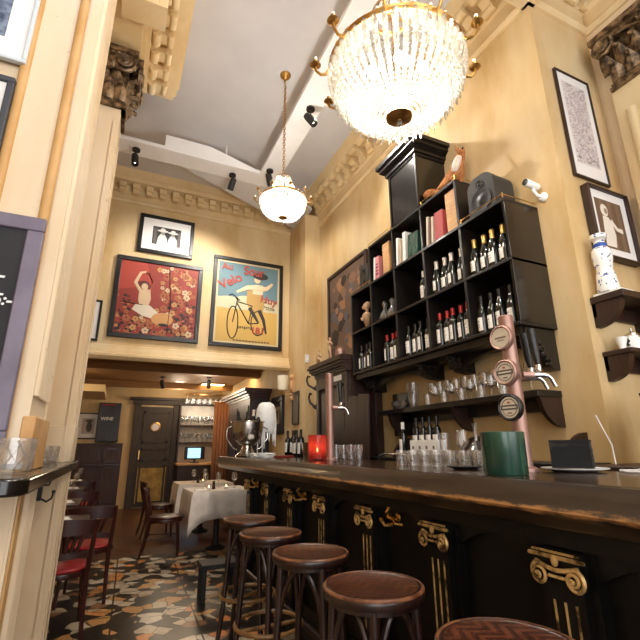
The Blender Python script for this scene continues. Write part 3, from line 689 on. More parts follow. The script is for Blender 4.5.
# arched valance and carved consoles below
def bay(q, a, b, rise):
    arcs = [(b-.05-(b-a-.1)*i/16, 1.885+(rise-.03)*sin(pi*i/16)**.7) for i in range(17)]
    q.prism([(a, 2.05), (b, 2.05), (b, 1.87)]+arcs+[(a, 1.87)], 'x', 2.50, 2.545)
Q('valance', 'black_wood', lambda q: (bay(q, 1.93, 2.72, .13), bay(q, 2.72, 3.10, .15), bay(q, 3.10, 4.05, .12), q.box(2.33, 2.64, 1.93, 4.12, 2.0, 2.052)))
def console(y):
    def f(q):
        q.prism([(2.645, 2.05), (2.36, 2.05), (2.36, 2.0), (2.42, 1.97), (2.44, 1.90), (2.52, 1.90), (2.55, 1.88 if y > 2 else 1.80), (2.60, 1.87 if y > 2 else 1.78), (2.645, 1.87 if y > 2 else 1.78)], 'y', y-.04, y+.04)
        r_ = random.Random(int(y*100))
        for k in range(26): q.ball((2.40+.006*k+r_.uniform(-.02, .03), y-.042, 2.02-(.0045 if y > 2 else .008)*k+r_.uniform(-.03, .03)), r_.uniform(.008, .017), 6, 4)
        for k in range(8): q.ball((2.38+.02*k, y+r_.uniform(-.03, .03), 2.0-.014*k), .02, 6, 4)
    Q('carved_console', 'black_wood', f)
for y in (1.96, 2.72, 3.10, 4.05): console(y)

# ------------------------------------------------------------------ lower glass shelf
gs = thing('glass_shelf', 'long dark shelf with quarter round brackets carrying drinking glasses', 'shelf', (2.65, 2.9, 1.645))
G = tr(-2.65, -2.9, -1.645)
Q('shelf_board', 'black_wood', lambda q: (q.box(2.42, 2.648, 1.94, 3.86, 1.60, 1.645),), gs, G, bev=.004)
Q('apron', 'black_wood', lambda q: q.box(2.60, 2.648, 1.96, 3.84, 1.52, 1.60), gs, G)
for y in (1.965, 2.78, 3.70): Q('bracket', 'dark_wood', lambda q: q.prism([(2.648, 1.60), (2.44, 1.60)]+[(2.648-.195*cos(t), 1.60-.19*sin(t)) for t in [pi/2*i/10 for i in range(1, 11)]]+[], 'y', y-.015, y+.015), gs, G)
Q('end_panel', 'black_wood', lambda q: q.box(2.60, 2.648, 3.52, 3.84, 1.40, 1.82), gs, G)

# ------------------------------------------------------------------ bottles
def bottle(kind):
    t = thing('wine_bottle', '', 'bottle')
    if kind in ('gold', 'silver'):
        pr_ = [(0, .004), (.040, 0), (.0435, .006), (.0435, .15), (.041, .18), (.030, .215), (.018, .245), (.0150, .27), (.0150, .305), (0, .306)]
        cap = [(.0215, .232), (.0175, .25), (.0165, .275), (.018, .283), (.018, .292), (.0195, .297), (.0195, .312), (.014, .319), (0, .32)]; lb = (.044, .045, .130)
    elif kind == 'taper':
        pr_ = [(0, .004), (.037, 0), (.040, .006), (.040, .15), (.037, .175), (.025, .21), (.0155, .24), (.0145, .295), (0, .298)]
        cap = [(.0165, .24), (.0158, .285), (.0165, .288), (.0165, .300), (0, .301)]; lb = (.0405, .03, .13)
    else:
        pr_ = [(0, .004), (.034, 0), (.037, .006), (.037, .185), (.034, .202), (.020, .222), (.0145, .235), (.0142, .295), (0, .298)]
        cap = [(.0158, .24), (.0155, .285), (.0162, .288), (.0162, .300), (0, .301)]; lb = (.0376, .04, .155)
    MB().lathe(pr_, n=16).build('glass_body', 'bottle', t)
    r, z0, z1 = lb
    mb = MB(); n = 14
    mb.add([(r*cos(pi+1.9*(i/n-.5)), r*sin(pi+1.9*(i/n-.5)), z) for i in range(n+1) for z in (z0, z1)], [(2*i, 2*i+2, 2*i+3, 2*i+1) for i in range(n)])
    mb.m = 1
    rr = r+.0006
    for zc, hw, th in ((.70, .35, .006), (.45, .5, .004), (.28, .3, .004)):
        z = z0+(z1-z0)*zc
        mb.add([(rr*cos(pi+hw*(2*i/4-1)), rr*sin(pi+hw*(2*i/4-1)), zz) for i in range(5) for zz in (z-th/2, z+th/2)], [(2*i, 2*i+2, 2*i+3, 2*i+1) for i in range(4)])
    mb.build('label', ['label', flat('#8d837a')], t)
    MB().lathe(cap, n=14, cap=False).build('capsule', {'gold': 'foil_gold', 'silver': 'foil_silver', 'red': 'foil_red', 'dark': 'foil_black', 'taper': 'foil_black', 'white': 'foil_white'}[kind], t)
    return t
proto = {k: bottle(k) for k in ('gold', 'silver', 'red', 'dark', 'taper', 'white')}
usedp = set()
def put(proto_, x, y, z, rz, label, group, s=1):
    key = id(proto_)
    o = dup(proto_) if key in usedp else proto_
    usedp.add(key); o.location = (x, y, z); o.rotation_euler = (0, 0, rz); o['label'] = label
    if group: o['group'] = group
    if s != 1: o.scale = (s,)*3
    return o
ZS = [z+T/2+.001 for z in L]
cells = [('gold', 2, [2.287, 2.195, 2.105, 2.015], 'gold-foiled sparkling wine bottle', 'near cubby under the loudspeaker'),
         ('taper', 1, [2.285, 2.20, 2.11, 2.02], 'dark sloping-shouldered bottle', 'lower near cubby'),
         ('silver', 2, [2.740, 2.645, 2.55, 2.445], 'pale-foiled sparkling wine bottle', 'cubby left of the gold-foiled bottles'),
         ('red', 1, [2.755, 2.675, 2.595, 2.515, 2.425], 'red-capped wine bottle', 'cubby below the pale-foiled bottles'),
         ('dark', 1, [3.197, 3.11, 3.02, 2.925], 'black-capped wine bottle', 'cubby below the single bottle'),
         ('red', 1, [3.56, 3.475, 3.39], 'red-capped wine bottle', 'cubby below the two carafes'),
         ('dark', 1, [4.075, 3.985, 3.895], 'black-capped wine bottle', 'cubby below the bust')]
lvl = {2: 1, 1: 0}
for kind, row, ys, what, where in cells:
    for i, y in enumerate(ys):
        put(proto[kind], 2.385+(.012 if i % 2 else 0), y, ZS[lvl[row]], random.uniform(-.25, .25)-.35, '%s from the left in the %s' % (ORD[i].capitalize()+' '+what, where), what+'s in the '+where)
put(proto['white'], 2.39, 2.93, ZS[1], -.3, 'single white-capped wine bottle alone in the cubby above black-capped bottles', None)
# carafes and the bust
cf = thing('carafe', '', 'carafe'); MB().lathe([(0, 0), (.045, 0), (.06, .03), (.055, .075), (.022, .12), (.02, .16), (.032, .19), (.029, .19), (.017, .16), (.019, .12), (.05, .075), (.055, .03), (.04, .008), (0, .008)], n=18).build('vessel', 'cut_glass', cf)
MB().ball((0, 0, .20), .022, 10, 6).build('stopper', 'cut_glass', cf)
for i, y in enumerate((3.60, 3.46)): put(cf, 2.40, y, ZS[1], 0, ('left' if i == 0 else 'right')+' of the two glass carafes in the cubby beside the bust', 'glass carafes in the cubby')
t = thing('bust', 'small tan plaster bust of a draped figure in the leftmost cubby', 'bust', (2.40, 3.955, ZS[1]), -.6)
mb = MB(); mb.lathe([(0, 0), (.05, 0), (.05, .015), (.03, .025), (.025, .05), (.03, .06)], n=16); mb.build('pedestal', 'bust', t)
mb = MB(); mb.lathe([(.025, .05), (.06, .075), (.085, .12), (.09, .16), (.07, .185), (.032, .20), (.026, .225), (.03, .235)], n=20, sx=.62, sy=1.05)
mb.ball((-.006, 0, .275), .037, 16, 10, (1, .82, 1.2)); mb.ball((-.048, 0, .263), .009, 6, 5, (1, .8, 1.3)); mb.ball((-.04, 0, .243), .014, 6, 5, (.7, 1, .4)); mb.ball((.012, 0, .29), .042, 12, 8, (1, .95, .95))
mb.tube([(-.05, -.07, .10), (-.06, 0, .13), (-.045, .075, .17)], .014, 6)
for s in (-1, 1): mb.ball((0, s*.036, .265), .010, 6, 4, (.8, .4, 1.2)); mb.ball((-.038, s*.014, .275), .007, 6, 4)
mb.build('figure', 'bust', t)
# books and boxes on the upper row
def book(label, y, z, w, h, d, m, lean=0, pages='paper', x=2.36, group='books on the top shelf row'):
    t = thing('book', label, 'book', (x-.03, y, z+w/2*abs(sin(lean))+.0005), 0, group)
    mtx = rot(lean, 'X')
    mb = MB(); mb.x = mtx; mb.box(0, d, -w/2, -w/2+.003, 0, h); mb.box(0, d, w/2-.003, w/2, 0, h); mb.box(-.002, .003, -w/2, w/2, 0, h); mb.build('cover', m, t)
    mb = MB(); mb.x = mtx; mb.box(.003, d-.004, -w/2+.003, w/2-.003, .003, h-.004); mb.build('page_block', pages, t)
    return t
zb = ZS[2]
def box_(label, y, w, h, d, x=2.335):
    t = thing('wooden_wine_box', label, 'box', (x, y, zb)); MB().box(0, d, -w/2, w/2, 0, h).build('box', 'light_wood', t, bev=.003)
    mb = MB(); mb.box(-.006, -.0002, -w/2+.008, w/2-.008, .008, h-.008); mb.build('sliding_lid', 'light_wood', t, bev=.002)
    mb = MB(); r_ = random.Random(3)
    for k in range(4): mb.box(-.0068, -.006, -.018, .018, h*.35+.03*k, h*.35+.03*k+.006)
    mb.build('branding', flat('#a9825a'), t)
book('slim white book leaning at the left end of the upper book row', 3.665, zb, .022, .27, .2, 'paper', .07)
bk = book('pink book with maroon lettering beside the tall pale wooden box', 3.605, zb, .07, .26, .2, flat('#d98f92'), .05)
mb = MB(); mb.x = rot(.05, 'X')
for k, (a, b) in enumerate(((.05, .075), (.09, .11), (.125, .15), (.165, .18))): mb.box(-.003, -.0018, -.022, .022, a, b)
mb.build('lettering', flat('#8a3144'), bk)
box_('tall pale wooden wine box standing right of the pink book', 3.43, .125, .35, .25)
for i, (y, w, h, m, lb_) in enumerate(((3.235, .03, .30, 'paper', 'first cream book from the left, leaning beside the green book'), (3.185, .022, .26, flat('#c9b79b'), 'tan slim book between the cream books'), (3.12, .045, .31, 'paper', 'thick cream book directly left of the green book'))): book(lb_, y, zb, w, h, .2, m, .07)
book('large dark green book lying forward against the cream books', 2.985, zb, .15, .235, .22, 'green', .10)
for i, (y, w, h, m, lb_) in enumerate(((2.768, .022, .29, flat('#cdbfae'), 'pale spotted slim book leaning far left in the cubby with the red book'), (2.735, .02, .27, flat('#6b4a36'), 'brown slim book leaning between pale spotted and cream slim books'), (2.70, .022, .26, flat('#d5c7b4'), 'cream slim book directly left of the red book'))): book(lb_, y, zb, w, h, .2, m, .09)
book('thick red book with ribbed spine left of the wooden box', 2.61, zb, .105, .265, .2, flat('#b04a4a'), .06)
box_('largest pale wooden wine box, in the cubby below the fox', 2.432, .135, .375, .25, 2.33)
# loudspeakers
def speaker(label, x, y, z, rz, s=1):
    t = thing('loudspeaker', label, 'loudspeaker', (x, y, z), rz)
    prof_ = [(-.10, .0), (.10, .0)]+arc((.095, .03), .03, -pi/2, 0, 4)+arc((.025, .225), .10, 0, pi/2, 8)+arc((-.025, .225), .10, pi/2, pi, 8)+arc((-.095, .03), .03, pi, 3*pi/2, 4)
    MB().prism(prof_, 'x', 0, .22).build('cabinet', 'speaker', t, bev=.02, angle=30)
    def cone(z, r):
        mb = MB(); mb.x = tr(-.001, 0, z) @ rot(-pi/2, 'Y'); mb.lathe([(r*1.12, -.004), (r*1.12, .006), (r, .006), (r*.75, .001), (r*.4, -.003+.008), (r*.3, .010), (0, .014)], n=24, cap=False); return mb
    cone(.105, .085).build('woofer', 'black', t); cone(.245, .032).build('tweeter', 'black', t)
    t.scale = (s,)*3
speaker('dark grey rounded monitor loudspeaker on top of the shelves at the near end', 2.335, 2.115, ZS[2], .06, 1.0)
speaker('black loudspeaker on the lower step at the far end of the shelves', 2.36, 3.93, ZS[2], -.1, .95)
# stuffed fox
fx = thing('stuffed_fox', 'stuffed fox with russet coat and white throat perched on the top shelf', 'animal', (2.44, 2.50, ZS[3]+.004))
def skin(name, pts, edges, m, par, lvl=2):
    me = bpy.data.meshes.new(name); me.from_pydata([p[:3] for p in pts], edges, []); o = bpy.data.objects.new(name, me); COL.objects.link(o); o.parent = par
    me.materials.append(M[m] if isinstance(m, str) else m)
    sk = o.modifiers.new('Skin', 'SKIN'); sk.use_smooth_shade = True
    for i, p in enumerate(pts):
        v = me.skin_vertices[0].data[i]; r = p[3]; v.radius = (r, r) if not isinstance(r, tuple) else r; v.use_root = i == 0
    sb = o.modifiers.new('Subdivision', 'SUBSURF'); sb.levels = sb.render_levels = lvl
    return o
fp = [(0, .14, .09, .07), (0, .05, .11, .065), (-.01, -.04, .14, .07), (-.015, -.10, .185, .055), (-.02, -.135, .235, .042), (-.035, -.165, .275, .045), (-.06, -.20, .268, .026), (-.075, -.225, .262, .013),
      (-.055, -.06, .09, .026), (-.06, -.075, .045, .018), (-.075, -.085, .012, .016), (.045, -.05, .09, .026), (.05, -.07, .045, .018), (.04, -.09, .012, .016),
      (-.055, .16, .07, .042), (-.07, .10, .035, .024), (-.08, .06, .014, .017), (.055, .16, .07, .042), (.07, .10, .035, .024), (.06, .06, .014, .017)]
fe = [(0, 1), (1, 2), (2, 3), (3, 4), (4, 5), (5, 6), (6, 7), (2, 8), (8, 9), (9, 10), (2, 11), (11, 12), (12, 13), (0, 14), (14, 15), (15, 16), (0, 17), (17, 18), (18, 19)]
body = skin('body', fp, fe, 'fox', fx)
skin('tail', [(-.0, .17, .09, .03), (-.03, .21, .11, .042), (-.06, .245, .12, .045), (-.085, .26, .10, .036), (-.10, .265, .07, .018)], [(0, 1), (1, 2), (2, 3), (3, 4)], 'fox', fx)
skin('white_throat', [(-.055, -.175, .25, .024), (-.055, -.145, .215, .036), (-.06, -.115, .17, .038), (-.06, -.085, .125, .028)], [(0, 1), (1, 2), (2, 3)], 'fox_white', fx)
for s in (-1, 1):
    mb = MB(); c = Vector((-.03+s*.035, -.155, .31)); mb.add([c+Vector((-.022, -.008, -.012)), c+Vector((.022, -.008, -.012)), c+Vector((0, .012, -.012)), c+Vector((s*.012, 0, .055))], [(0, 1, 3), (1, 2, 3), (2, 0, 3), (0, 2, 1)]); mb.build('ear', 'fox', fx)
    MB().ball((-.058+s*.024, -.19, .287), .0065, 8, 5).build('eye', 'black', fx)
MB().ball((-.078, -.234, .264), .009, 8, 5).build('nose', 'black', fx)
# drinking glasses on the glass shelf
def wine_glass(h=.21, r=.038, n=16, m='glass'):
    t = thing('wine_glass', '', 'glass')
    k = h/.21
    MB().lathe([(0, 0), (.034, 0), (.034, .002), (.006, .008), (.0038, .02), (.0038, .085*k), (.012, .093*k), (r*.9, .115*k), (r, .145*k), (r*.82, h), (r*.79, h), (r*.96, .145*k), (r*.85, .118*k), (.008, .099*k), (0, .099*k)], n=n).build('bowl', m, t); return t
def tumbler(h=.10, r=.036, n=16, name='tumbler', m='glass', tp=.88):
    t = thing(name, '', 'glass'); MB().lathe([(0, 0), (r*tp, 0), (r, h), (r*.93, h), (r*tp*.9, .012), (0, .012)], n=n).build('glass_wall', m, t); return t
wg = wine_glass(.205, .042); tb = tumbler(.095, .036); sg = wine_glass(.15, .036)
ys = [3.16, 3.05, 2.945, 2.84, 2.735, 2.63, 2.525, 2.42, 2.315, 2.21, 2.105]
for i, y in enumerate(ys): put(wg, 2.575, y, 1.6452, 0, ORD[i].capitalize()+' tall wine glass from the left, back row of the glass shelf', 'tall wine glasses on the glass shelf')
for i, y in enumerate(ys[:-1]): put(sg if i % 2 else tb, 2.475, y-.05, 1.6452, 0, ORD[i].capitalize()+' low glass from the left, front row of the glass shelf', 'low glasses in front of the wine glasses')
t = thing('crystal_vase', 'tall cut crystal vase left of the wine glasses on the glass shelf', 'vase', (2.53, 3.39, 1.6452)); mb = MB(); mb.lathe([(0, 0), (.045, 0), (.047, .01), (.04, .03), (.045, .10), (.062, .235), (.057, .235), (.040, .10), (.035, .04), (0, .03)], n=20)
for i in range(10): mb.tube([(.043*cos(.63*i), .043*sin(.63*i), .05), (.062*cos(.63*i+.5), .062*sin(.63*i+.5), .22)], .004, 5)
mb.build('vessel', 'cut_glass', t)
for i, (y, s) in enumerate(((3.66, 1), (3.55, .85))):
    t = thing('glass_bowl', ('left' if i == 0 else 'right')+' small glass bowl at the far end of the glass shelf', 'bowl', (2.52, y, 1.6452), 0, 'small glass bowls'); MB().lathe([(0, 0), (.03, 0), (.02, .012), (.05, .05), (.055, .085), (.051, .085), (.045, .052), (.0, .02)], n=18).build('vessel', 'cut_glass', t); t.scale = (s,)*3

# ------------------------------------------------------------------ back counter and the side counter
bc = thing('back_counter', 'dark back counter under the glass shelf behind the bar', 'counter', (2.65, 3, 0)); B = tr(-2.65, -3, 0)
Q('counter_top', 'black_wood', lambda q: q.box(2.30, 2.648, 1.70, 4.18, 1.16, 1.20), bc, B, bev=.004); Q('carcass', 'dark_wood', lambda q: q.box(2.34, 2.648, 1.72, 4.18, 0, 1.16), bc, B)
for y in (1.83, 2.73, 3.65): Q('bracket', 'dark_wood', lambda q: q.prism([(2.648, 1.20), (2.44, 1.20)]+[(2.648-.195*cos(t), 1.20+.175*sin(t)) for t in [pi/2*i/10 for i in range(1, 11)]], 'y', y-.015, y+.015), bc, B)
sc = thing('side_counter', 'brown wooden counter below the prints at the right edge', 'counter', (2.9, 1.2, 0)); B = tr(-2.9, -1.2, 0)
Q('counter_top', 'dark_wood', lambda q: q.box(2.28, 3.28, .2, 1.67, 1.15, 1.195), sc, B, bev=.004); Q('carcass', 'dark_wood', lambda q: q.box(2.34, 3.28, .22, 1.67, 0, 1.15), sc, B)
put(proto['white'], 2.43, 3.45, 1.2004, -.3, 'white-capped wine bottle with white label standing alone on the back counter', None, 1.05)
t = thing('bottle_carton', 'white cardboard carrier holding four dark bottles on the back counter', 'carton', (2.46, 3.14, 1.2008))
mb = MB(); h = .15; mb.box(-.05, -.047, -.185, .185, .03, h); mb.box(.047, .05, -.185, .185, .03, h); mb.box(-.047, .047, -.185, -.182, .03, h); mb.box(-.047, .047, .182, .185, .03, h); mb.build('carton', 'paper', t, bev=.002)
mb = MB(); mb.box(-.051, .051, -.186, .186, .0, .03); mb.build('base_band', 'black', t)
mb = MB()
for k in range(4):
    y = -.14+.093*k; mb.box(-.0512, -.050, y-.012, y+.012, .075, .10)
mb.build('print', flat('#6a635e'), t)
for i in range(4): put(proto['dark'], 2.46, 3.14+.14-.093*i, 1.2320, 0, ORD[i].capitalize()+' dark bottle from the left standing in the white carton', 'dark bottles in the white carton', 1.04)
t = thing('decanter', 'round-bellied clear glass decanter on the back counter right of the carton', 'decanter', (2.42, 2.52, 1.2008)); MB().lathe([(0, 0), (.05, 0), (.075, .03), (.078, .06), (.05, .10), (.016, .135), (.014, .23), (.024, .26), (.021, .26), (.011, .23), (.013, .135), (.046, .098), (.072, .06), (0, .012)], n=20).build('vessel', 'glass', t)
t = tumbler(.2, .04, name='tall_glass'); t['label'] = 'tall straight clear glass on the back counter beside the carton'; t.location = (2.36, 2.80, 1.2008)
t = thing('sink_tap', 'bent chrome tap over the sink behind the bar', 'tap', (2.26, 3.5, .95)); MB().tube([(0, .12, 0), (0, .12, .22), (0, .09, .27), (0, .0, .285), (0, -.28, .285), (0, -.33, .27), (0, -.34, .24)], .013, 10).build('spout', 'chrome', t); MB().lathe([(.03, 0), (.03, .02), (.018, .04)], (0, .12, 0), 14).build('base', 'chrome', t)
mb = MB(); mb.box(2.10, 2.335, 3.0, 4.1, .90, .95); mb.box(2.12, 2.335, 3.02, 4.08, 0, .90); tag(mb.build('sink_unit', 'matte_black', bev=.004), 'low dark sink unit between bar and back counter', 'sink')

# ------------------------------------------------------------------ tall sideboard at the far end, leaning boards, figurines
sb = thing('sideboard', 'tall dark carved sideboard with a deep cornice at the far end of the shelves', 'sideboard', (2.45, 4.65, 0)); B = tr(-2.45, -4.65, 0)
Q('carcass', 'dark_wood', lambda q: (q.box(2.30, 2.64, 4.22, 5.04, 0, 2.12), q.box(2.26, 2.30, 4.98, 5.04, 0, 2.12), q.box(2.26, 2.30, 4.22, 4.28, 0, 2.12), q.box(2.26, 2.30, 4.28, 4.98, 1.98, 2.12), q.box(2.26, 2.30, 4.28, 4.98, 1.10, 1.20)), sb, B, bev=.004)
Q('cornice', 'dark_wood', lambda q: [q.box(2.26-e, 2.64, 4.20, 5.04+e, z, z+.03) for e, z in ((.01, 2.12), (.02, 2.15), (.05, 2.18), (.07, 2.205), (.09, 2.24), (.075, 2.27))], sb, B)
for y in (4.45, 4.8): Q('door_panel', 'dark_wood', lambda q: q.box(2.275, 2.30, y-.13, y+.13, 1.24, 1.94), sb, B, bev=.006)
Q('pale_label', 'label', lambda q: q.box(2.255, 2.26, 4.34, 4.62, 2.03, 2.09), sb, B)
wp = MB(); wp.box(2.55, 2.64, 4.10, 4.185, 1.201, 1.995); tag(wp.build('wooden_post', 'dark_wood', bev=.004), 'narrow brown wooden post between the sideboard and shelves', 'post')
for i, (a, b, c, d, lb_) in enumerate(((4.11, 3.91, 4.07, 4.36, 'left of two long brown boards leaning beside the sideboard'), (3.90, 3.70, 3.77, 4.06, 'right of two long brown boards leaning against the counter'))):
    mb = MB(); mb.prism([(a, 1.82), (b, 1.80), (c, 1.02), (d, 1.02)], 'x', 2.222-.004*i, 2.247-.004*i); tag(mb.build('leaning_board', 'dark_wood', bev=.003), lb_, 'board', 'boards leaning by the sideboard')
def figurine(label, y, pose):
    t = thing('figurine', label, 'figurine', (2.25, y, 2.30), 0, 'figurines on the sideboard')
    MB().lathe([(0, 0), (.03, 0), (.03, .01), (0, .01)], n=12).build('base', 'bust', t)
    if pose: pts = [(0, 0, .16, .022), (0, .0, .21, .026), (0, -.01, .25, .012), (0, -.015, .285, .02), (0, .03, .08, .013), (0, .02, .008, .010), (0, -.03, .09, .013), (0, -.04, .01, .010), (0, .05, .24, .009), (0, .09, .28, .007), (0, -.05, .21, .009), (0, -.09, .18, .007)]
    else: pts = [(0, 0, .07, .026), (0, .01, .13, .026), (0, .0, .165, .012), (0, -.005, .195, .02), (0, -.05, .06, .014), (0, -.07, .008, .010), (0, .04, .04, .015), (0, .07, .01, .010), (0, .05, .12, .009), (0, .09, .07, .007), (0, -.04, .12, .009), (0, -.075, .09, .007)]
    skin('figure', pts, [(0, 1), (1, 2), (2, 3), (0, 4), (4, 5), (0, 6), (6, 7), (1, 8), (8, 9), (1, 10), (10, 11)], 'bust', t, 1)
figurine('crouching pale figurine at the left end of the sideboard top', 4.93, 0); figurine('standing pale figurine with raised arm on the sideboard top', 4.62, 1)
t = thing('copper_pot', 'small copper pot on the sideboard right of the figurines', 'pot', (2.27, 4.38, 2.30)); MB().lathe([(0, 0), (.05, 0), (.06, .05), (.052, .09), (.048, .09), (.055, .05), (0, .01)], n=18).build('vessel', 'copper', t); MB().tube([(0, -.055, .07), (0, -.10, .08), (0, -.06, .03)], .006, 6).build('handle', 'copper', t)
t = thing('coat_hook.001', 'black wrought iron double scroll hook on the side of the sideboard', 'hook', (2.30, 5.046, 1.95)); mb = MB(); mb.box(-.02, .02, .0, .02, -.20, .155)
for z, s in ((.12, 1), (-.12, .8)):
    mb.tube([(0, .015, z-.06), (0, .12, z-.05), (0, .22*s+.03, z+.0), (0, .30*s+.04, z+.03), (0, .36*s+.04, z+.10), (0, .33*s+.03, z+.16), (0, .27*s+.03, z+.14)], [.018, .017, .016, .015, .014, .012, .014], 8)
    mb.tube([(0, .015, z+.0), (0, .1, z-.02), (0, .18, z-.03)], .012, 6)
mb.build('hook', 'matte_black', t)
mb = MB(); mb.box(2.05, 2.37, 5.12, 5.70, 0, 1.16); mb.box(2.03, 2.385, 5.10, 5.72, 1.16, 1.195); tag(mb.build('low_cupboard', 'dark_wood', bev=.004), 'low dark cupboard beyond the sideboard carrying dark bottles', 'cupboard')
for i, (x, y, k) in enumerate(((2.10, 5.62, 'dark'), (2.12, 5.48, 'dark'), (2.11, 5.36, 'taper'), (2.13, 5.24, 'red'))): put(proto[k], x, y, 1.1954, 0, ORD[i].capitalize()+' bottle from the left on the low cupboard behind the red candle glass', 'bottles on the low cupboard', 1.05)

# ------------------------------------------------------------------ camera and shelves on the return wall
t = thing('security_camera', 'white bullet security camera on the ochre wall right of the shelves', 'camera', (2.645, 1.83, 3.035))
mb = MB(); mb.x = rot(-pi/2, 'Y'); mb.lathe([(0, 0), (.045, 0), (.045, .012), (.03, .03), (0, .03)], n=18); mb.x = None; mb.build('mounting_plate', 'white', t)
MB().tube([(-.02, 0, 0), (-.07, .01, .01), (-.10, .015, .05), (-.10, .015, .08)], .014, 8).build('bracket_arm', 'white', t)
mb = MB(); mb.x = tr(-.10, .015, .105) @ rot(-pi/2+.1, 'Y') @ rot(.0, 'X'); mb.lathe([(0, -.06), (.03, -.06), (.033, -.05), (.034, .09), (.030, .095)], n=18); bd = mb.build('housing', 'white', t); t.scale = (.8,)*3
mb = MB(); mb.x = tr(-.10, .015, .105) @ rot(-pi/2+.1, 'Y'); mb.lathe([(.031, .0945), (.031, .100), (.025, .100), (.02, .097), (0, .097)], n=18); mb.build('lens', 'black', bd)
def wall_shelf(label, x0, x1, z, d, th, m):
    t = thing('wall_shelf', label, 'shelf', (x0, 1.68, z), 0, 'small shelves on the return wall'); 
    MB().box(0, x1-x0, -d, -.003, -th, 0).build('shelf_board', m, t, bev=.004)
    for x in (.06, x1-x0-.12): MB().prism([(-.003, -th), (-d*.85, -th)]+[(-.003-(d*.85-.003)*cos(a), -th-.155*sin(a)) for a in [pi/2*i/8 for i in range(1, 9)]], 'x', x-.05, x).build('bracket', 'dark_wood', t)
    MB().box(.01, x1-x0-.06, -.025, -.003, -th-.09, -th).build('back_rail', 'dark_wood', t)
wall_shelf('upper small wall shelf with pale edge holding the blue and white bottle', 2.70, 3.30, 2.215, .21, .045, 'dark_wood')
wall_shelf('lower small dark wall shelf holding the moka pot', 2.72, 3.30, 1.858, .18, .03, 'dark_wood')
t = thing('china_bottle', 'blue and white painted china bottle on the upper wall shelf', 'bottle', (2.765, 1.585, 2.215))
MB().lathe([(0, 0), (.062, 0), (.064, .03), (.055, .12), (.046, .15), (.05, .17), (.060, .24), (.055, .29), (.040, .31)], n=24, cap=False).build('vessel', 'blue_white', t); MB().lathe([(.040, .308), (.043, .325), (.034, .34)], n=20, cap=False).build('blue_collar', 'cobalt', t)
MB().lathe([(.034, .338), (.030, .36), (.05, .375), (.052, .40), (.0, .405)], n=20, cap=False).build('stopper', 'blue_white', t)
mb = MB(); mb.box(2.715, 2.86, 1.49, 1.66, 2.2152, 2.232); tag(mb.build('flat_tile', 'white', bev=.003), 'thin white slab lying under the china bottle', 'tile'); t.location.z = 2.2325
t = thing('small_trinket', 'tiny pink and blue painted trinket beside the china bottle', 'ornament', (2.90, 1.52, 2.2155)); mb = MB(); mb.ball((0, 0, .012), .014, 8, 5, (1.6, 1, .8)); mb.build('body', flat('#c95f7c'), t); MB().ball((.03, 0, .014), .013, 8, 5).build('head', flat('#5361a8'), t)
t = thing('moka_pot', 'small white and steel coffee pot on the lower wall shelf', 'coffee pot', (2.86, 1.56, 1.858)); MB().lathe([(0, 0), (.055, 0), (.045, .075), (.034, .08), (.034, .095)], n=8, cap=False).build('body', 'white', t, angle=20); MB().lathe([(.036, .093), (.036, .105), (.01, .115), (.006, .125), (.008, .14), (0, .142)], n=12).build('lid', 'steel', t)
MB().tube([(.04, 0, .08), (.085, 0, .085), (.085, 0, .03)], .011, 6).build('handle', 'black', t); MB().tube([(-.04, 0, .05), (-.075, 0, .08), (-.06, 0, .03), (-.04, 0, .03)], .009, 6).build('spout', 'black', t)
t = thing('cup', 'small white tapering cup left of the coffee pot', 'cup', (2.758, 1.57, 1.858)); MB().lathe([(0, 0), (.018, 0), (.02, .02), (.036, .075), (.033, .075), (.017, .024), (0, .02)], n=18).build('vessel', 'white', t)
t = thing('light_switch', 'white light switch on the far right pilaster', 'switch', (2.43, 5.748, 2.545)); MB().box(-.035, .035, -.012, .0, -.06, .06).build('plate', 'plastic_white', t, bev=.004); MB().box(-.015, .015, -.018, -.010, -.025, .025).build('rocker', 'white', t, bev=.002)
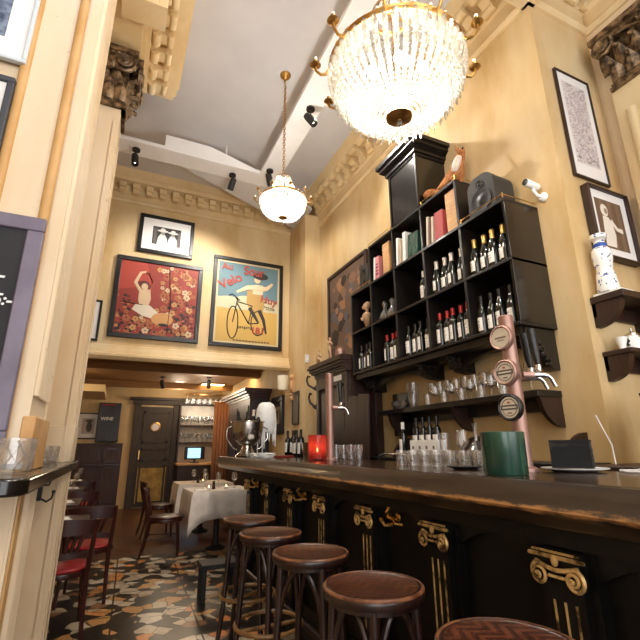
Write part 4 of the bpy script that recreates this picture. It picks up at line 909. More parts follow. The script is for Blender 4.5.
# ------------------------------------------------------------------ things on the bar
ZB = 1.1905
def tap(label, x, y, h, badges, rz, fa, col_m='copper'):
    t = thing('beer_tap', label, 'beer tap', (x, y, ZB), rz)
    MB().lathe([(0, 0), (.055, 0), (.055, .012), (.04, .02), (0, .02)], n=24).build('base_flange', col_m, t)
    MB().lathe([(.034, .015), (.034, h-.004), (.030, h), (0, h)], n=24, cap=False).build('column', col_m, t)
    FR = rot(fa, 'Z')
    for s in (0, 1):
        yy = .035-.085*s
        mb = MB(); mb.x = FR; mb.tube([(.025, yy, h*.585), (.075, yy, h*.585)], .016, 10).build('outlet', col_m, t)
        mb = MB(); mb.x = FR; f = mb.tube([(.07, yy, h*.585), (.115, yy, h*.585), (.135, yy, h*.58), (.15, yy, h*.56), (.165, yy, h*.51)], [.013, .013, .011, .0095, .009], 10).build('faucet', 'chrome', t)
        mb = MB(); mb.x = FR; mb.lathe([(.009, 0), (.013, .01), (.013, .03), (.008, .045)], (.10, yy, h*.6), 12).build('collar', 'chrome', f)
        mb = MB(); mb.x = FR; mb.tube([(.10, yy, h*.65), (.095, yy, h*.72), (.088, yy, h*.885)], [.011, .019, .021], 12).build('handle', 'black', f)
    for i, z in enumerate(badges):
        mb = MB(); mb.x = tr(-.03, 0, z) @ rot(-pi/2, 'Y'); mb.lathe([(.02, 0), (.055, .0), (.060, .008), (.060, .028), (.054, .034), (.047, .028)], n=28, cap=False); bg = mb.build('badge', col_m if i < 2 else 'black', t)
        mb = MB(); mb.x = tr(-.03, 0, z) @ rot(-pi/2, 'Y')
        mb.m = 0; mb.lathe([(0, .0285), (.049, .0285)], n=28, cap=False)
        def bar_(x0, x1, y0, y1, m, zz=.0295):
            mb.m = m; mb.add([(y0, x0, zz), (y0, x1, zz), (y1, x1, zz), (y1, x0, zz)], [(0, 1, 2, 3)])
        # local: +x = up (after rotation), y = sideways
        if i == 0:
            bar_(-.030, .030, -.004, .004, 1); bar_(-.018, .018, -.016, -.012, 1)
        else:
            mb.m = 1; mb.tube([(.038*cos(a), .038*sin(a), .029) for a in [2*pi*k/24 for k in range(24)]], .0022, 4, True)
            bar_(-.044, .044, -.011, .011, 2); bar_(-.034, .034, -.004, .004, 0, .030); bar_(-.012, .012, -.028, -.022, 1)
            mb.m = 3; mb.tube([(.018, 0, .029), (.026, 0, .029)], .006, 6)
        mb.build('badge_face', [flat('#d9cdb8'), flat('#7d6a5c'), flat('#4a4540'), flat('#a33a32')], bg, smooth=False)
    return t
tap('copper beer column with three round badges and two faucets standing behind the green holder', 1.665, 1.455, .715, (.60, .435, .275), .12, -.62)
tap('plain slim copper beer column with two faucets at the far part of the bar', 1.72, 3.54, .755, (), 0, -.45)
t = thing('menu_holder', 'dark green leather cylinder open at the top on the near part of the bar', 'holder', (1.42, 1.335, ZB))
MB().lathe([(0, .003), (.080, 0), (.082, .004), (.084, .160), (.079, .163), (.075, .160), (.075, .01), (0, .01)], n=36).build('wall', 'green', t)
MB().box(-.004, .004, -.0845, -.081, .004, .16).build('seam', 'green', t)
t = thing('plate', 'white round plate under the black napkins on the bar', 'plate', (1.815, 1.33, ZB)); MB().lathe([(0, 0), (.08, 0), (.13, .012), (.132, .016), (.08, .006), (0, .006)], n=36).build('dish', 'white', t)
nk = thing('napkin_stack', 'block of folded black paper napkins on the white plate', 'napkins', (1.815, 1.33, ZB+.0168), .55)
mb = MB()
for k in range(22): mb.box(-.085+random.uniform(-.0015, .0015), .085, -.075+random.uniform(-.0015, .0015), .075, .0052*k, .0052*k+.0046)
mb.build('napkins', 'napkin', nk)
t = thing('small_dark_plate', 'dark saucer with pale edge left of the green holder', 'plate', (1.56, 1.72, ZB)); MB().lathe([(0, 0), (.05, 0), (.085, .012), (.087, .015), (.05, .005), (0, .005)], n=28).build('dish', 'speaker', t)
cb = MB(); cb.tube([(1.93, 1.21, ZB+.006), (1.94, 1.15, ZB+.008), (1.95, 1.10, ZB+.02), (2.05, 1.12, 1.205), (2.3, 1.10, 1.203), (2.6, 1.05, 1.203)], .005, 6); cb.tube([(1.88, 1.16, ZB+.006), (1.90, 1.08, ZB+.006), (1.94, 1.02, ZB+.015), (2.2, 1.0, 1.203), (2.7, .9, 1.203)], .004, 6); cb.tube([(2.45, 1.55, 1.2), (2.46, 1.56, 1.30), (2.43, 1.60, 1.46)], .0035, 6)
tag(cb.build('cable', 'plastic_white'), 'tangled white cables running along the bar behind the napkins', 'cable')
t = thing('card_terminal', 'black framed white tablet screen on a stand cut off by the right edge', 'tablet', (2.56, 1.36, 1.1955), .25)
mb = MB(); mb.x = tr(.02, 0, .17) @ rot(-.22, 'X'); mb.box(-.09, .22, -.012, .0, 0, .20); mb.build('casing', 'black', t, bev=.004)
mb = MB(); mb.x = tr(.02, 0, .17) @ rot(-.22, 'X'); mb.box(-.08, .21, -.0135, -.012, .012, .19); mb.build('screen', flat('#d3d4d6', .3), t)
mb = MB(); mb.x = tr(.02, 0, 0); mb.prism([(-.05, 0), (.09, 0), (.02, .17), (-.01, .17)], 'x', -.07, .20); mb.build('stand', 'black', t, bev=.004)
cl = thing('candle_glass', 'tall red glass holding a lit candle on the bar', 'candle', (1.55, 3.44, ZB)); MB().lathe([(0, 0), (.074, 0), (.076, .005), (.078, .205), (.073, .205), (.070, .012), (0, .012)], n=28).build('glass_wall', 'red_glass', cl)
MB().lathe([(0, .0125), (.04, .0125), (.04, .07), (0, .07)], n=18).build('candle', 'wax', cl); MB().lathe([(0, .07), (.007, .08), (.005, .095), (0, .11)], n=8).build('flame', 'flame', cl)
t2 = tumbler(.125, .036, name='highball_glass')
for r_ in range(1):
    for i in range(6):
        put(t2, 1.80+.022*i, 3.86-.098*i, ZB, 0, '%s glass from the left in the row of tall tumblers behind the far copper column' % ORD[i].capitalize(), 'tall tumblers by the far copper column')
t3 = tumbler(.085, .037, name='water_glass')
for r_ in range(2):
    for i in range(7): put(t3, 1.60+.10*r_+.012*i, 2.30-.095*i, ZB, 0, '%s glass from the left, %s row of low tumblers left of the green holder' % (ORD[i].capitalize(), ('front', 'back')[r_]), 'low tumblers by the green holder')
t = wine_glass(.20, .035); t['label'] = 'stemmed glass standing among the low tumblers on the bar'; t.location = (1.86, 2.05, ZB)
# champagne bowl, wax candle, papers, far end of the bar
t = thing('champagne_cooler', 'large polished steel champagne bowl on a foot at the far end of the bar', 'cooler', (1.47, 5.35, ZB))
MB().lathe([(0, .0), (.135, 0), (.14, .01), (.09, .05), (.06, .11), (.06, .13), (.12, .16), (.175, .23), (.19, .33), (.195, .40), (.21, .405), (.205, .415), (.185, .405), (.18, .33), (.165, .24), (.0, .17)], n=40).build('bowl', 'steel', t)
for s in (-1, 1): MB().tube([(s*.19, 0, .36), (s*.25, 0, .33), (s*.26, 0, .22), (s*.17, 0, .10), (s*.12, 0, .08)], .009, 8).build('handle', 'steel', t)
for i, (dx, dy, k, lean) in enumerate(((-.08, -.02, 'dark', -.18), (.0, .04, 'dark', .0), (.085, -.03, 'white', .18), (.03, -.09, 'silver', .05))):
    o = put(proto[k], 1.47+dx, 5.35+dy, ZB+.235, 0, ['black-capped bottle tilted to the left in the champagne bowl', 'upright black-capped bottle in the champagne bowl', 'white-capped bottle tilted to the right in the champagne bowl', 'pale-foiled bottle at the front of the champagne bowl'][i], None); o.rotation_euler = (0, lean, 0)
t = thing('wax_candelabrum', 'heap of dripped white candle wax over a dark candelabrum on the bar', 'candle', (1.80, 5.66, ZB))
rr = random.Random(4)
MB().lathe([(0, 0), (.10, 0), (.10, .02), (.05, .05), (.04, .30), (.06, .40), (.03, .45)], n=18).build('stem', 'matte_black', t)
mb = MB(); mb.lathe([(.03, .66), (.065, .685), (.10, .66), (.125, .60), (.135, .50), (.14, .38), (.12, .30), (.05, .32)], n=24)
for i in range(54):
    a = rr.uniform(0, 2*pi); r = rr.uniform(.10, .137); z0 = rr.uniform(.35, .60); l = rr.uniform(.12, .42)
    zl = max(.03, z0-l); mb.tube([(r*cos(a)*.95, r*sin(a)*.95, z0), (r*cos(a+.03), r*sin(a+.03), (z0+zl)/2), (r*cos(a)*1.0, r*sin(a), zl)], [.013, .010, .007], 6)
mb.build('wax', 'wax', t)
mb = MB()
for k in range(9): 
    mb.x = tr(1.56, 5.0, ZB+.0052*k) @ rot(rr.uniform(-.5, .5), 'Z'); mb.box(-.12, .12, -.09, .09, 0, .005)
tag(mb.build('napkin_pile', 'paper'), 'loose pile of white napkins on the bar in front of the wax', 'napkins')
mb = MB(); mb.x = tr(1.68, 4.6, ZB) @ rot(.3, 'Z'); mb.box(-.10, .10, -.05, .05, 0, .022); tag(mb.build('red_menu_folder', flat('#7c2a22'), bev=.003), 'small red folder lying on the bar right of the white napkins', 'folder')
t = thing('wine_bucket', 'plain steel ice bucket on the bar behind the red candle glass', 'bucket', (1.88, 4.35, ZB)); MB().lathe([(0, 0), (.075, 0), (.098, .15), (.10, .155), (.093, .15), (.07, .01), (0, .01)], n=28).build('vessel', 'steel', t)
for i, (x, y, k) in enumerate(((1.90, 4.80, 'dark'), (1.88, 4.62, 'dark'))): put(proto[k], x, y, ZB, 0, ('left' if i == 0 else 'right')+' of two dark bottles on the bar between the red folder and steel bucket', 'two dark bottles on the bar')

# ------------------------------------------------------------------ chandeliers
def chandelier(label, loc, s, ztop):
    t = thing('chandelier', label, 'chandelier', loc)
    def part(n, m, mb, par=None, **k): return mb.build(n, m, par or t, **k)
    def S(mb): mb.x = Matrix.Diagonal((s, s, s, 1)); return mb
    Rr = 1.0
    mb = S(MB()); mb.lathe([(.985, -.05), (1.0, -.055), (1.015, -.03), (1.005, 0), (1.02, .03), (1.0, .055), (.985, .05)], n=56, cap=False); part('ring', 'brass', mb)
    mb = S(MB()); mb.lathe([(.30, .02+1.05), (.33, 1.06), (.33, 1.11), (.30, 1.12)], n=32, cap=False); mb.tube([(-.3, 0, 1.09), (.3, 0, 1.09)], .02, 6); mb.tube([(0, -.3, 1.09), (0, .3, 1.09)], .02, 6); mb.tube([(0, 0, -.8), (0, 0, 1.25)], .022, 8); part('crown', 'brass', mb)
    # one bowl strand, then copies turned round the axis
    def strand(path, r0, r1, n, name, num, off=0):
        mb = S(MB()); P_ = []
        for i in range(n):
            u = i/(n-1); q = path(u); r = r0+(r1-r0)*u; mb.ball(q, r, 6, 4, (1, 1, 1.25))
        first = part(name, 'crystal', mb)
        for k in range(1, num):
            c = first.copy(); COL.objects.link(c); c.parent = t; c.rotation_euler = (0, 0, 2*pi*k/num)
    strand(lambda u: (.985*cos(u*pi/2*.93)**.9, 0, -.05-.80*sin(u*pi/2*.93)), .052, .022, 22, 'bowl_strand', 46)
    strand(lambda u: (.98-.66*u**.6, 0, .06+1.0*u**1.4), .04, .026, 18, 'crown_strand', 26)
    # hanging prisms in tiers
    def prism(mb, a, r, z, l):
        x, y = r*cos(a), r*sin(a); w = .024
        mb.add([(x+w, y, z-.03), (x, y+w, z-.03), (x-w, y, z-.03), (x, y-w, z-.03), (x, y, z), (x+w*.8, y, z-l*.8), (x, y+w*.8, z-l*.8), (x-w*.8, y, z-l*.8), (x, y-w*.8, z-l*.8), (x, y, z-l)],
               [(4, 0, 1), (4, 1, 2), (4, 2, 3), (4, 3, 0), (0, 5, 6, 1), (1, 6, 7, 2), (2, 7, 8, 3), (3, 8, 5, 0), (5, 9, 6), (6, 9, 7), (7, 9, 8), (8, 9, 5)])
    for r, z, num, l in ((1.0, -.06, 54, .13), (.93, -.34, 46, .18)):
        mb = S(MB()); prism(mb, 0, r, z, l); first = part('prism', 'crystal', mb, smooth=False)
        for i in range(1, num):
            c = first.copy(); COL.objects.link(c); c.parent = t; c.rotation_euler = (0, 0, 2*pi*i/num)
    mb = S(MB())
    for r, z, num, l in ((.77, -.56, 38, .18), (.54, -.72, 26, .18)):
        for i in range(num): prism(mb, 2*pi*i/num, r, z, l)
    part('lower_prisms', 'crystal', mb, smooth=False, kind='stuff')
    mb = S(MB()); mb.lathe([(0, -.80), (.17, -.82), (.19, -.86), (.10, -.90), (.03, -.92)], n=26); bs = part('bottom_boss', 'brass', mb); mb = S(MB()); mb.ball((0, 0, -.96), .045, 10, 6, (1, 1, 1.3)); part('finial', 'crystal', mb, bs)
    for k in range(10):
        a = 2*pi*(k+.35)/10
        def pt(r, z): return (r*cos(a), r*sin(a), z)
        mb = S(MB()); mb.tube([pt(1.0, .0), pt(1.06, -.09), pt(1.13, -.10), pt(1.20, -.03), pt(1.21, .05)], [.026, .024, .022, .02, .02], 8); ar = part('arm', 'brass', mb)
        mb = S(MB()); mb.lathe([(0, 0), (.03, 0), (.085, .04), (.08, .05), (.035, .05), (.035, .13), (0, .13)], pt(1.21, .04), 14); part('candle_cup', 'brass', mb, ar)
        mb = S(MB()); mb.lathe([(.024, .0), (.024, .06), (.0, .06)], pt(1.21, .16), 10); part('candle_sleeve', 'wax', mb, ar)
    for k in range(6):
        a = 2*pi*k/6; mb = S(MB()); mb.ball((.42*cos(a), .42*sin(a), -.22), .07, 8, 6, (1, 1, 1.5)); part('bulb', 'bulb', mb)
    top = ztop-loc[2]; mb = MB(); n = int((top-1.2*s)/.034); 
    for i in range(n):
        z = 1.2*s+.034*i+.017; w = .013
        mb.tube([((w*cos(q) if i % 2 else 0), (0 if i % 2 else w*cos(q)), z+.024*sin(q)) for q in [2*pi*j/8 for j in range(8)]], .0036, 4, True)
    part('chain', 'brass', mb)
    mb = MB(); mb.lathe([(0, top), (.06, top), (.058, top-.02), (.03, top-.05), (.012, top-.06), (0, top-.06)], n=22); part('ceiling_rose', 'brass', mb)
    return t
chandelier('large glowing crystal basket chandelier hanging close above the bar', (1.225, 1.60, 3.365), .38, 5.3)
chandelier('smaller glowing crystal chandelier hanging farther back on a long chain', (1.28, 3.66, 3.71), .235, 5.3)

# ------------------------------------------------------------------ spotlights
def spot(label, x, y, z, aim, group=None, s=1.2):
    t = thing('spotlight', label, 'spotlight', (x, y, z), 0, group)
    MB().lathe([(0, 0), (.04, 0), (.04, -.02), (0, -.02)], n=16).build('mounting_plate', 'matte_black', t); MB().tube([(0, 0, -.02), (0, 0, -.07), (.028, 0, -.09), (.028, 0, -.13)], .007, 6).build('yoke', 'matte_black', t)
    d = Vector(aim).normalized(); q = d.to_track_quat('Z', 'Y').to_matrix().to_4x4()
    mb = MB(); mb.x = tr(0, 0, -.13) @ q; mb.lathe([(0, -.07), (.030, -.07), (.034, -.05), (.036, .06), (.032, .065), (.03, .05), (0, .04)], n=16); h = mb.build('lamp_head', 'matte_black', t)
    mb = MB(); mb.x = tr(0, 0, -.13) @ q; mb.lathe([(0, .042), (.028, .042)], n=16, cap=False); mb.build('lamp_lens', emit('spot_lens', '#fff0d8', 12) if 'spot_lens' not in bpy.data.materials else bpy.data.materials['spot_lens'], h)
    t.scale = (s,)*3
    return t
spot('black spotlight hanging farthest left on the white ceiling board', -.165, 5.12, 4.90, (.1, -.2, -1))
spot('black spotlight near the middle of the white ceiling board', 1.06, 5.15, 4.90, (-.2, .5, -1))
spot('black spotlight on the long board beside the large chandelier', 1.56, 3.60, 4.90, (.6, -.4, -1))
spot('black spotlight on the long board just left of the small chandelier', 1.50, 4.85, 4.90, (.3, .2, -1))

# ------------------------------------------------------------------ the dining room behind
Yb = 11.3
mb = MB(); mb.box(-2.8, .17, Yb-.04, Yb-.001, 0, 1.36); mb.box(-2.8, .17, Yb-.07, Yb-.001, 1.36, 1.41)
for i in range(5): mb.box(-1.8+.4*i, -1.48+.4*i, Yb-.055, Yb-.03, 1.0, 1.30); mb.box(-1.8+.4*i, -1.48+.4*i, Yb-.055, Yb-.03, .15, .9)
ws_ = struct('trim_10', mb, 'wainscot')
mb = MB()
for i in range(5):
    for z0, z1 in ((1.0, 1.30), (.15, .9)):
        a, b = -1.8+.4*i, -1.48+.4*i
        for q in ((a, a+.025, z0, z1), (b-.025, b, z0, z1), (a, b, z0, z0+.025), (a, b, z1-.025, z1)): mb.box(q[0], q[1], Yb-.068, Yb-.05, q[2], q[3])
mb.box(-2.8, .17, Yb-.075, Yb-.06, .93, .96)
mb.build('panel_moulding', 'chair_wood', ws_)
mb = MB()
for y in (8.0, 10.2): mb.box(-2.8, 2.4, y, y+.18, 2.58, 2.71)
struct('trim_11', mb, 'roomceil')
mb = MB(); mb.box(-1.6, -.30, 9.6, 11.29, 2.38, 2.52); struct('trim_12', mb, flat('#ecd09a'))  # beam coloured paler to imitate lamp light falling on it
# door with porthole
d = struct('door_1', MB().box(.475, 1.225, Yb-.055, Yb-.015, .03, 2.25), 'door_wood')
mb = MB(); mb.box(.34, .48, Yb-.10, Yb-.001, 0, 2.30); mb.box(1.22, 1.34, Yb-.10, Yb-.001, 0, 2.30); mb.box(.30, 2.36, Yb-.13, Yb-.001, 2.30, 2.40); mb.box(.22, 2.38, Yb-.20, Yb-.001, 2.40, 2.46); mb.build('door_frame', 'door_wood', d, bev=.005)
mb = MB()
for z0, z1 in ((.10, .90), (1.02, 1.30), (1.42, 2.14)):
    for a, b, c_, e in ((.56, .60, z0, z1), (1.10, 1.14, z0, z1), (.56, 1.14, z0, z0+.04), (.56, 1.14, z1-.04, z1)): mb.box(a, b, Yb-.075, Yb-.05, c_, e)
mb.build('panel_moulding', 'door_wood', d)
MB().box(.54, 1.16, Yb-.066, Yb-.055, .10, .88).build('kick_plate', 'brass_plate', d)
mb = MB(); mb.x = tr(.84, Yb-.06, 1.78) @ rot(pi/2, 'X'); mb.lathe([(.11, 0), (.115, .02), (.09, .025), (.085, .01)], n=28, cap=False); mb.build('porthole_rim', 'brass', d)
mb = MB(); mb.x = tr(.84, Yb-.062, 1.78) @ rot(pi/2, 'X'); mb.lathe([(0, .005), (.09, .005)], n=28, cap=False); mb.build('porthole_glass', flat('#c9bba8', .2), d)
MB().box(.525, .545, Yb-.075, Yb-.05, 1.05, 1.25).build('door_handle', 'brass', d)
# wall cabinet and print left of the door
t = thing('wall_cabinet', 'black wall cabinet with white lettering hung above the wainscot', 'cabinet', (-.17, Yb-.002, 1.44)); MB().box(-.24, .22, -.22, 0, 0, .86).build('carcass', 'black', t, bev=.01); MB().box(-.23, .10, -.232, -.22, .02, .78).build('door', 'black', t, bev=.004); MB().box(-.20, .10, -.235, -.22, .79, .83).build('red_strip', flat('#7d2320'), t)
text('WINE', .10, flat('#d8d6d2'), t, (-.05, -.235, .50), RX)
MB().ball((.0, -.24, .06), .014, 8, 5).build('knob', 'steel', t)
t, y = frame('framed_print.005', 'small black framed print of a figure beside the black wall cabinet', (-.60, Yb-.002, 1.50), 0, .44, .58, .03, .03, 'black', 1)
mb = MB(); mb.m = 0; mb.poly([(-.12, y, .12), (.14, y, .12), (.14, y, .46), (-.12, y, .46)]); mb.m = 1; mb.disc((.02, y-.001, .40), .08, .03); mb.disc((.03, y-.001, .27), .06, .12); mb.build('print', [flat('#b9b0a6'), flat('#5b524c')], t, smooth=False)
mb = MB(); mb.lathe([(0, 0), (.07, 0), (.07, .9), (.10, .95), (.10, 1.0), (0, 1.0)], (.10, Yb-.30, 0), 12)
# bar niche with glasses
nb = thing('back_bar', 'far bar niche with wooden counter and two shelves of glasses', 'bar', (1.8, Yb, 0)); Nn = tr(-1.8, -Yb, 0)
def NP(n, m, *bx, par=nb):
    mb = MB(); mb.x = Nn
    for b in bx: mb.box(*b)
    return mb.build(n, m, par)
NP('back_panel', 'niche', (1.34, 2.34, Yb-.03, Yb-.001, .95, 2.30)); NP('counter', 'dark_wood', (1.34, 2.36, Yb-.75, Yb-.04, 0, .92)); NP('counter_top', 'light_wood', (1.32, 2.38, Yb-.80, Yb-.04, .92, .96))
NP('shelf_board', 'dark_wood', (1.34, 2.34, Yb-.30, Yb-.03, 1.40, 1.43)); NP('shelf_board', 'dark_wood', (1.34, 2.34, Yb-.30, Yb-.03, 1.80, 1.83)); NP('side_post', 'dark_wood', (1.34, 1.37, Yb-.32, Yb-.03, .96, 2.30)); NP('side_post', 'dark_wood', (2.31, 2.36, Yb-.32, Yb-.03, .96, 2.30))
fg = wine_glass(.21, .045, 10, 'cut_glass')
for r_, z in ((0, 1.4308), (1, 1.8308)):
    for q in range(2):
        for i in range(9): put(fg, 1.42+.104*i, Yb-.11-.11*q, z, 0, '%s glass from the left, %s row on the %s shelf of the far bar niche' % (ORD[i].capitalize(), ('back', 'front')[q], ('lower', 'upper')[r_]), 'glasses in the far bar niche')
rk = thing('glass_rack', 'brass ceiling rack of upside down stemmed glasses over the far bar', 'rack', (1.85, Yb-.62, 2.52))
mb = MB()
for k in range(5): mb.tube([(-.45, -.2+.1*k, 0), (.45, -.2+.1*k, 0)], .008, 6)
for x in (-.4, .4): mb.tube([(x, -.2, 0), (x, .2, 0)], .008, 6); mb.tube([(x, 0, 0), (x, 0, .18)], .008, 6)
mb.build('rails', 'brass', rk)
for r_ in range(2):
    for i in range(7): o = put(fg, 1.45+.13*i, Yb-.72+.2*r_, 2.515, 0, '%s upside down glass from the left, %s row of the ceiling rack' % (ORD[i].capitalize(), ('front', 'back')[r_]), 'hanging glasses in the ceiling rack'); o.rotation_euler = (pi, 0, 0)
t = thing('monitor', 'small monitor with lit blue screen on the far bar counter', 'monitor', (1.72, Yb-.52, .961), .0); MB().box(-.10, .10, -.06, .06, 0, .015).build('foot', 'black', t); MB().box(-.02, .02, -.015, .015, .015, .12).build('stem', 'black', t); MB().box(-.23, .23, -.02, .02, .08, .36).build('casing', 'black', t, bev=.005); MB().box(-.16, .13, -.023, -.02, .11, .33).build('screen', 'screen', t)
mb = MB()
mb.add([p for i in range(25) for p in ((1.86+.013*i, 9.5+.025*sin(i*1.25), .15), (1.86+.013*i, 9.5+.025*sin(i*1.25), 2.22))], [(2*i, 2*i+2, 2*i+3, 2*i+1) for i in range(24)])
cu = mb.build('curtain', 'curtain', smooth=True); so = cu.modifiers.new('Solidify', 'SOLIDIFY'); so.thickness = .012; tag(cu, 'russet curtain hanging at the right of the far bar niche', 'curtain')
mb = MB(); mb.tube([(1.80, 9.5, 2.235), (2.40, 9.5, 2.235)], .014, 8); tag(mb.build('curtain_rail', 'brass'), 'thin rail carrying the russet curtain', 'rail')
wc = thing('tall_cabinet', 'tall dark wooden cabinet with red-brown cornice beyond the end of the bar', 'cabinet', (2.2, 8.1, 0)); MB().box(-.16, .195, -.75, .80, 0, 2.12).build('carcass', 'dark_wood', wc, bev=.004)
mb = MB()
for e, z in ((.02, 2.12), (.05, 2.16), (.10, 2.20), (.13, 2.24)): mb.box(-.16-e, .195, -.75-e, .80+e, z, z+.04)
mb.build('cornice', 'chair_wood', wc)
for y in (-.37, .40): MB().box(-.175, -.16, y-.32, y+.32, .15, 2.0).build('door', 'dark_wood', wc, bev=.006)
# lamps of the dining room
for i, (x, y, w, l, lb) in enumerate(((2.02, 8.45, .62, .42, 'large warm recessed ceiling light panel nearest the bar end'), (1.9, 10.1, .5, .42, 'warm recessed ceiling light panel farther back'), (-1.2, 8.9, .5, .4, 'warm recessed ceiling light panel behind the pier'))):
    t = thing('ceiling_light', lb, 'ceiling light', (x, y, 2.699)); mb = MB(); mb.box(-w/2-.03, w/2+.03, -l/2-.03, -l/2, -.02, 0); mb.box(-w/2-.03, w/2+.03, l/2, l/2+.03, -.02, 0); mb.box(-w/2-.03, -w/2, -l/2, l/2, -.02, 0); mb.box(w/2, w/2+.03, -l/2, l/2, -.02, 0); mb.build('trim_frame', 'roomceil', t); MB().box(-w/2, w/2, -l/2, l/2, -.012, -.001).build('diffuser', 'panel_light', t)
spot('small black spotlight on the dining room ceiling above the door', .75, 9.35, 2.70, (.3, .6, -1)); spot('small black spotlight on the dining room ceiling near the light panel', 1.62, 9.0, 2.70, (.1, .6, -1))
t = thing('ceiling_vent', 'round pale ceiling vent in the dining room right of the spotlight', 'vent', (1.15, 9.9, 2.699)); MB().lathe([(0, -.012), (.13, -.012), (.15, -.004), (.15, 0), (0, 0)], n=28).build('vent_cover', 'plastic_white', t)
t = thing('wall_sconce', 'gilt wall sconce with small pale square shade on the right pilaster', 'lamp', (2.398, 6.22, 2.08)); mb = MB(); mb.box(-.02, 0, -.05, .05, -.10, .32); mb.ball((-.03, 0, .25), .05, 8, 6, (.6, 1, 1)); mb.ball((-.03, 0, .12), .06, 8, 6, (.6, .8, 1.6)); mb.ball((-.03, 0, -.07), .04, 8, 6, (.6, 1, 1)); mb.tube([(-.03, 0, .0), (-.12, 0, -.02), (-.16, 0, .04)], .014, 8); mb.build('bracket', 'light_wood', t); MB().lathe([(.075, .06), (.085, .27), (.08, .27), (.07, .06)], (-.17, 0, 0), 24, cap=False).build('lamp_shade', flat('#efe3c8', .7), t)
t, y = frame('framed_print.006', 'thin dark framed narrow picture on the pilaster beneath the sconce', (2.398, 6.08, 1.62), -pi/2, .26, .48, .02, .025, 'black', 1, flat('#5a4a3c'))
t, y = frame('framed_print.007', 'thick black framed small picture with pale mount near the wax candle', (2.398, 6.85, 1.50), -pi/2, .55, .60, .09, .05, 'black', 1, flat('#2d2620')); mb = MB(); mb.m = 0; mb.poly([(-.10, y, .16), (.10, y, .16), (.10, y, .44), (-.10, y, .44)]); mb.m = 1; mb.poly([(-.05, y-.001, .22), (.05, y-.001, .22), (.05, y-.001, .38), (-.05, y-.001, .38)]); mb.build('print', [flat('#b59d7c'), flat('#4f463d')], t, smooth=False)

# ------------------------------------------------------------------ tables and chairs
def chair(seat='red_seat'):
    t = thing('dining_chair', '', 'chair')
    mb = MB(); mb.lathe([(0, .455), (.17, .455), (.195, .462), (.20, .475), (.19, .49), (.15, .50), (0, .505)], n=28, sx=1, sy=1.02); mb.build('seat_pad', seat, t)
    MB().lathe([(.15, .42), (.205, .42), (.21, .44), (.205, .46), (.15, .46)], n=28, cap=False, sy=1.02).build('seat_frame', 'chair_wood', t)
    for s in (-1, 1):
        MB().tube([(s*.15, .15, .43), (s*.165, .17, .25), (s*.175, .185, 0)], [.019, .016, .013], 8).build('leg', 'chair_wood', t)
        MB().tube([(s*.19, -.265, 0), (s*.182, -.215, .22), (s*.178, -.19, .44), (s*.19, -.215, .62), (s*.205, -.27, .86)], [.014, .018, .020, .018, .015], 8).build('back_post', 'chair_wood', t)
    def rail(z, y, h, th, n=10):
        mb = MB(); vs, fs = [], []
        for i in range(n+1):
            u = -1+2*i/n; x = .20*u; yy = y-.045*(1-u*u)
            vs += [(x, yy-th/2, z-h/2), (x, yy+th/2, z-h/2), (x, yy+th/2, z+h/2+.02*(1-u*u)), (x, yy-th/2, z+h/2+.02*(1-u*u))]
        for i in range(n):
            for k in range(4): fs.append((4*i+k, 4*i+(k+1) % 4, 4*i+4+(k+1) % 4, 4*i+4+k))
        fs += [(0, 1, 2, 3), (4*n, 4*n+1, 4*n+2, 4*n+3)]
        return mb.add(vs, fs)
    rail(.80, -.245, .10, .02).build('top_rail', 'chair_wood', t); rail(.59, -.208, .03, .018).build('lower_rail', 'chair_wood', t)
    for k in range(6):
        u = -1+2*(k+.5)/6; y0_ = -.208-.045*(1-(.6*u)**2); MB().tube([(.10*u, y0_, .60), (.155*u, -.24-.045*(1-(.78*u)**2), .76)], [.007, .012], 6, flat_=1.6).build('slat', 'chair_wood', t)
    for s in (-1, 1): MB().tube([(s*.165, .17, .22), (s*.183, -.215, .22)], .009, 6).build('stretcher', 'chair_wood', t)
    return t
ch = chair(); ch2 = chair('chair_wood')  # second chair has its seat coloured dark to stand for shade
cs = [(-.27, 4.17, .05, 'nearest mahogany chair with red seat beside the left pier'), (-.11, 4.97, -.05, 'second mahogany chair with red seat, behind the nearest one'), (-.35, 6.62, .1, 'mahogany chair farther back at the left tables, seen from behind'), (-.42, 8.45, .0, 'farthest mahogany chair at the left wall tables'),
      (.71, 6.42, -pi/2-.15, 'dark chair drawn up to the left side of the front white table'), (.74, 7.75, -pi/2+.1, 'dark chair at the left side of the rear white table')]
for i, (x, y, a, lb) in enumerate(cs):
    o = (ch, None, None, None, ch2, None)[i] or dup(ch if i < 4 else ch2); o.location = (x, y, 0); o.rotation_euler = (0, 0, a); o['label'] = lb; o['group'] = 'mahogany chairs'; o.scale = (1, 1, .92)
def table(label, x, y, w, l, group):
    t = thing('dining_table', label, 'table', (x, y, 0), 0, group); MB().box(-w/2, w/2, -l/2, l/2, .715, .745).build('table_top', 'dark_wood', t, bev=.004)
    MB().lathe([(0, 0), (.13, 0), (.13, .02), (.05, .06), (.04, .10), (.035, .68), (.06, .715), (0, .715)], n=18).build('pedestal', 'matte_black', t)
